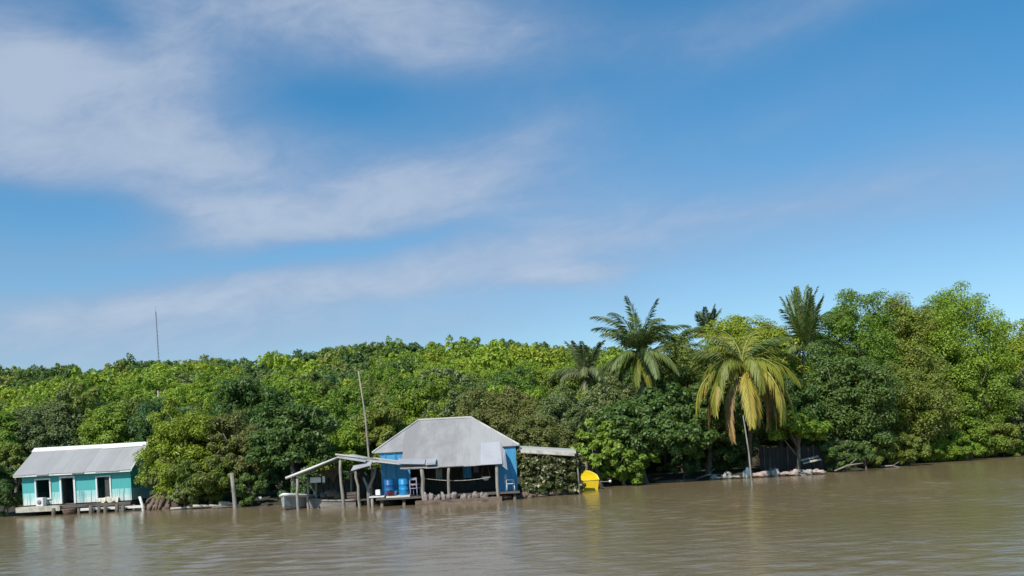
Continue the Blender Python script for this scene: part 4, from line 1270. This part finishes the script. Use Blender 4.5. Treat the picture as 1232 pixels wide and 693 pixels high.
# leafy screen under the lean-to
rgq = np.random.default_rng(31)
a, b = P(628, 545, 55.2), P(700, 590, 56.5)
n = 95
C = np.stack([rgq.uniform(a.x, b.x - .1, n), np.zeros(n), rgq.uniform(.25, 2.3, n)], -1)
C[:, 1] = 54.45 + (C[:, 0] - a.x) / (b.x - a.x) * .9 + rgq.uniform(-.2, .35, n)
V = leaf_quads(rgq, C, np.full(n, .36), 130, .21, aspect=.65)
V[:, 2] = np.maximum(V[:, 2], .05)
base = np.array([(a.x + b.x) / 2, 55.8, 0])
M['screen'] = foliage('highlighted_vine_leaves', (.09, .11, .035), (.22, .22, .075), (.6, .55, .36))  # pale leaf tone paints the lit highlights into the colour
vs = empty('vine_screen', base); T(vs, 'pale-highlighted leafy vine screen hanging under the lean-to roof', 'vine')
o = bpy.data.objects.new('leaves', quads_mesh('leaves', V - base, [M['screen']])); COL.objects.link(o); o.parent = vs
st = MB()
for i in range(9):
    x = a.x + .2 + i * (b.x - a.x) / 9
    st.tube([(x, 54.8 + i * .1, -.1), (x + .1, 54.8 + i * .1, 1.2), (x - .1, 54.8 + i * .1, 2.5)], .03, 5)
st.build('stem', M['bark'], vs)

# ------------------------------------------------------------------ yellow boat
p = P(711, 589, 60)
yb = empty('yellow_boat', (p.x, 60.5, 0)); T(yb, 'bright yellow decked boat drawn up at the bank with its stern in water', 'boat')
cx = p.x
S = [(59.7, .53, .4, .62, -.25), (60.5, .58, .42, .88, -.1), (61.3, .5, .28, 1.03, .15), (62.0, .42, .2, 1.12, .4), (62.4, .3, .1, 1.17, .7)]
secs = [[(cx - .09 * i - wt, y, zt), (cx - .09 * i - wb, y, zb), (cx - .09 * i + wb, y, zb), (cx - .09 * i + wt, y, zt)] for i, (y, wt, wb, zt, zb) in enumerate(S)]
MB().loft(secs, True, True).build('hull', M['yellow'], yb, bevel=.015)
dk = MB()
for s0, s1 in zip(secs[:-1], secs[1:]):
    up_ = Vector((0, 0, .03))
    dk.hexa([Vector(s0[0]) + up_ * .1, Vector(s0[3]) + up_ * .1, Vector(s1[3]) + up_ * .1, Vector(s1[0]) + up_ * .1, Vector(s0[0]) + up_ * 1.3, Vector(s0[3]) + up_ * 1.3, Vector(s1[3]) + up_ * 1.3, Vector(s1[0]) + up_ * 1.3])
dk.build('deck', M['yellow'], yb)
rm = MB()
for k in (0, 3): rm.tube([Vector(s[k]) + Vector((0, 0, .03)) for s in secs], .045, 6)
rm.tube([Vector(secs[0][0]) + Vector((0, 0, .02)), Vector(secs[0][3]) + Vector((0, 0, .02))], .035, 6)
rm.build('gunwale', M['yellowrim'], yb, True)
a, b = P(720, 579, 61), P(734, 579, 61.5)
top(MB().tube([a, a.lerp(b, .5) + Vector((0, 0, -.04)), b], .025, 5), 'mooring_rope', M['driftwood'], a, 'pale mooring rope running right from the yellow boat', 'rope')
p = P(734, 579, 61.3); top(MB().blob((p.x, 61.3, p.z), (.1, .1, .1), rgq, .05), 'float', M['white'], (p.x, 61.3, p.z - .1), 'small white float at the end of yellow boat rope', 'float', None, True)

# ------------------------------------------------------------------ bank right: stake, rubble, fence
a, b = P(905, 586, 54.5), P(894, 500, 54.5)
top(MB().tube([(a.x + .06, 54.5, -1), a, a.lerp(b, .5) + Vector((.06, 0, 0)), b], [.07, .06, .045, .03], 8), 'stake', M['post'], (a.x + .06, 54.5, -1), 'thin tall leaning stake standing in open water before the yellowing palm', 'stake', None, True)
rgq = np.random.default_rng(41)
ROCK = [(861, 571, .55, .2, 'rock', 'leftmost pale rock at the dark waterline by the yellowing palm'), (873, 569, .75, .3, 'rock', 'largest pale rock left of the leaning stake'), (886, 571, .5, .14, 'rock', 'flat pale rock just left of the leaning stake'),
        (897, 563, .3, .5, 'white', 'upright white rock at the foot of the yellowing palm'), (915, 561, .7, .32, 'pinkstone', 'brown pinkish rock just right of the leaning stake'), (930, 560, .55, .36, 'rock', 'tilted pale block under the left part of board fence'),
        (945, 564, .6, .2, 'pinkstone', 'low pinkish rock under the middle of the board fence'), (957, 562, .65, .3, 'pinkstone', 'broad pinkish rock under the right half of board fence'), (970, 561, .6, .28, 'rock', 'pale rock under the pale leaning planks'),
        (983, 559, .6, .24, 'pinkstone', 'rightmost pinkish rock under the pale leaning planks')]
for px, py, wd, hg, m_, lb in ROCK:
    Y = 65.2
    p = P(px, py, Y)
    top(MB().blob((p.x, Y, .08 + hg * .3), (wd * .7, .4, hg * .8), rgq, .5, 15, 11), 'rock', M[m_], (p.x, Y, -.05), lb, 'rock', 'rocks below the yellowing palm', True)
fn = empty('board_fence', (P(960, 560, 68).x, 68, 0)); T(fn, 'low dark grey board fence behind the pinkish rocks', 'fence')
a, b = P(914, 541, 68), P(1008, 536, 68)
nb = 20
f_ = MB()
for i in range(nb):
    x = a.x + (b.x - a.x) * i / nb
    f_.box(x, x + (b.x - a.x) / nb - .02, 68 + .004 * (i % 2), 68.05 + .004 * (i % 2), .15, a.z - .1 * (i / nb) + .08 * math.sin(i * 2.1) + .1)
f_.build('boards', M['fencewood'], fn)
for t in (0.05, .35, .68, .97):
    x = a.x + (b.x - a.x) * t
    MB().tube([(x, 67.93, -.2), (x, 67.93, a.z + .15)], .055, 7).build('post', M['bark'], fn, True)
a, b = P(964, 554, 66.8), P(985, 549, 66.8)
for k, lb in ((0, 'upper pale plank leaning above the pinkish rocks'), (1, 'lower pale plank leaning above the pinkish rocks')):
    o_ = Vector((.1 * k, -.2 * k, -.22 * k))
    pk = MB(); pk.slab(a + o_, b + o_ + Vector((0, 0, 0)), b + o_ + Vector((.02, .22, .08)), a + o_ + Vector((0, .22, .08)), .05)
    top(pk, 'plank', M['driftwood'], a + o_, lb, 'plank', 'planks by the board fence')
for i, (px, py, Y, ln, an, lb) in enumerate([(838, 572, 65.8, 1.6, 8, 'thin driftwood branch on the bank left of the pale rocks'), (948, 562, 64.9, 1.5, -12, 'crooked driftwood branch over the middle pinkish rocks'),
                                         (1004, 566, 66.6, 2.0, 14, 'long driftwood branch at the right end of the rocks'), (1058, 563, 70.6, 1.8, -8, 'pale driftwood stick poking from the bush right of the fence')]):
    p = P(px, py, Y); d_ = Vector((math.cos(R(an)), -.25, math.sin(R(an)))) * ln
    a = Vector((p.x, Y, .12)); b = a + d_
    mb = MB().tube([a, a.lerp(b, .5) + Vector((0, 0, .14)), b], [.07, .055, .03], 6)
    mb.tube([a.lerp(b, .5) + Vector((0, 0, .12)), a.lerp(b, .75) + Vector((.05, -.1, .5))], [.04, .02], 5)
    top(mb, 'driftwood', M['post'], a, lb, 'driftwood', 'driftwood on the right bank', True)
top(MB().blob((P(815, 580, 66).x, 65.6, .03), (1.6, .35, .12), rgq, .2, 14, 7), 'mud_bar', M['mudrock'], (P(815, 580, 66).x, 65.6, -.1), 'thin grey mud bar at the water under the glossy dark tree', 'mud bar', None, True)

# ------------------------------------------------------------------ far radio mast, pale trunk
YM = 285
a, b = P(189.5, 445, YM), P(184, 375, YM)
gz = float(ground_z(a.x, YM))
mast = empty('radio_mast', (a.x, YM, gz)); T(mast, 'thin distant lattice radio mast rising above the hill ridge', 'mast')
hgt = b.z - gz
lean = Vector((b.x - a.x, 0, b.z - a.z)).normalized(); lean = Vector((0, 0, 1)).lerp(lean, .35)
fr_ = MB(); br_ = MB()
wm_ = .2
cor = [Vector((wm_ * math.cos(t), wm_ * math.sin(t), 0)) for t in (0.3, 2.4, 4.5)]
bp = Vector((a.x + .6, YM, gz))
for c_ in cor: fr_.tube([bp + c_, bp + lean * hgt + c_ * .6], .075, 6)
fr_.build('leg_frame', M['redwhite'], mast)
nl = int(hgt / 1.1)
for i in range(nl):
    for k in range(3):
        br_.tube([bp + lean * (hgt * i / nl) + cor[k], bp + lean * (hgt * (i + 1) / nl) + cor[(k + 1) % 3]], .03, 4)
br_.build('bracing', M['metal'], mast)
MB().tube([bp + lean * hgt, bp + lean * (hgt + 1.6)], .05, 5).build('antenna', M['metal'], mast)
a, b = P(193, 512, 92), P(190, 470, 92)
gz = float(ground_z(a.x, 92))
bt = empty('bare_tree', (a.x, 92, gz)); T(bt, 'pale slender bare trunk standing on the slope below the radio mast', 'tree')
MB().tube([(a.x, 92, gz - .2), a, b], [.2, .16, .08], 7).build('trunk', M['palebark'], bt, True)
MB().tube([a.lerp(b, .5), b + Vector((.8, 0, .3))], [.07, .03], 5).tube([a.lerp(b, .7), b + Vector((-.7, 0, .1))], [.06, .03], 5).build('branch', M['palebark'], bt, True)

# ------------------------------------------------------------------ render settings
scene.view_settings.view_transform = 'Standard'
scene.view_settings.look = 'None'
scene.view_settings.exposure = 0.3
scene.view_settings.gamma = 1.0
scene.render.engine = 'CYCLES'
cy = scene.cycles
cy.max_bounces = 6; cy.diffuse_bounces = 4; cy.glossy_bounces = 3; cy.transmission_bounces = 3; cy.transparent_max_bounces = 4
cy.use_denoising = True
cy.sample_clamp_indirect = 6
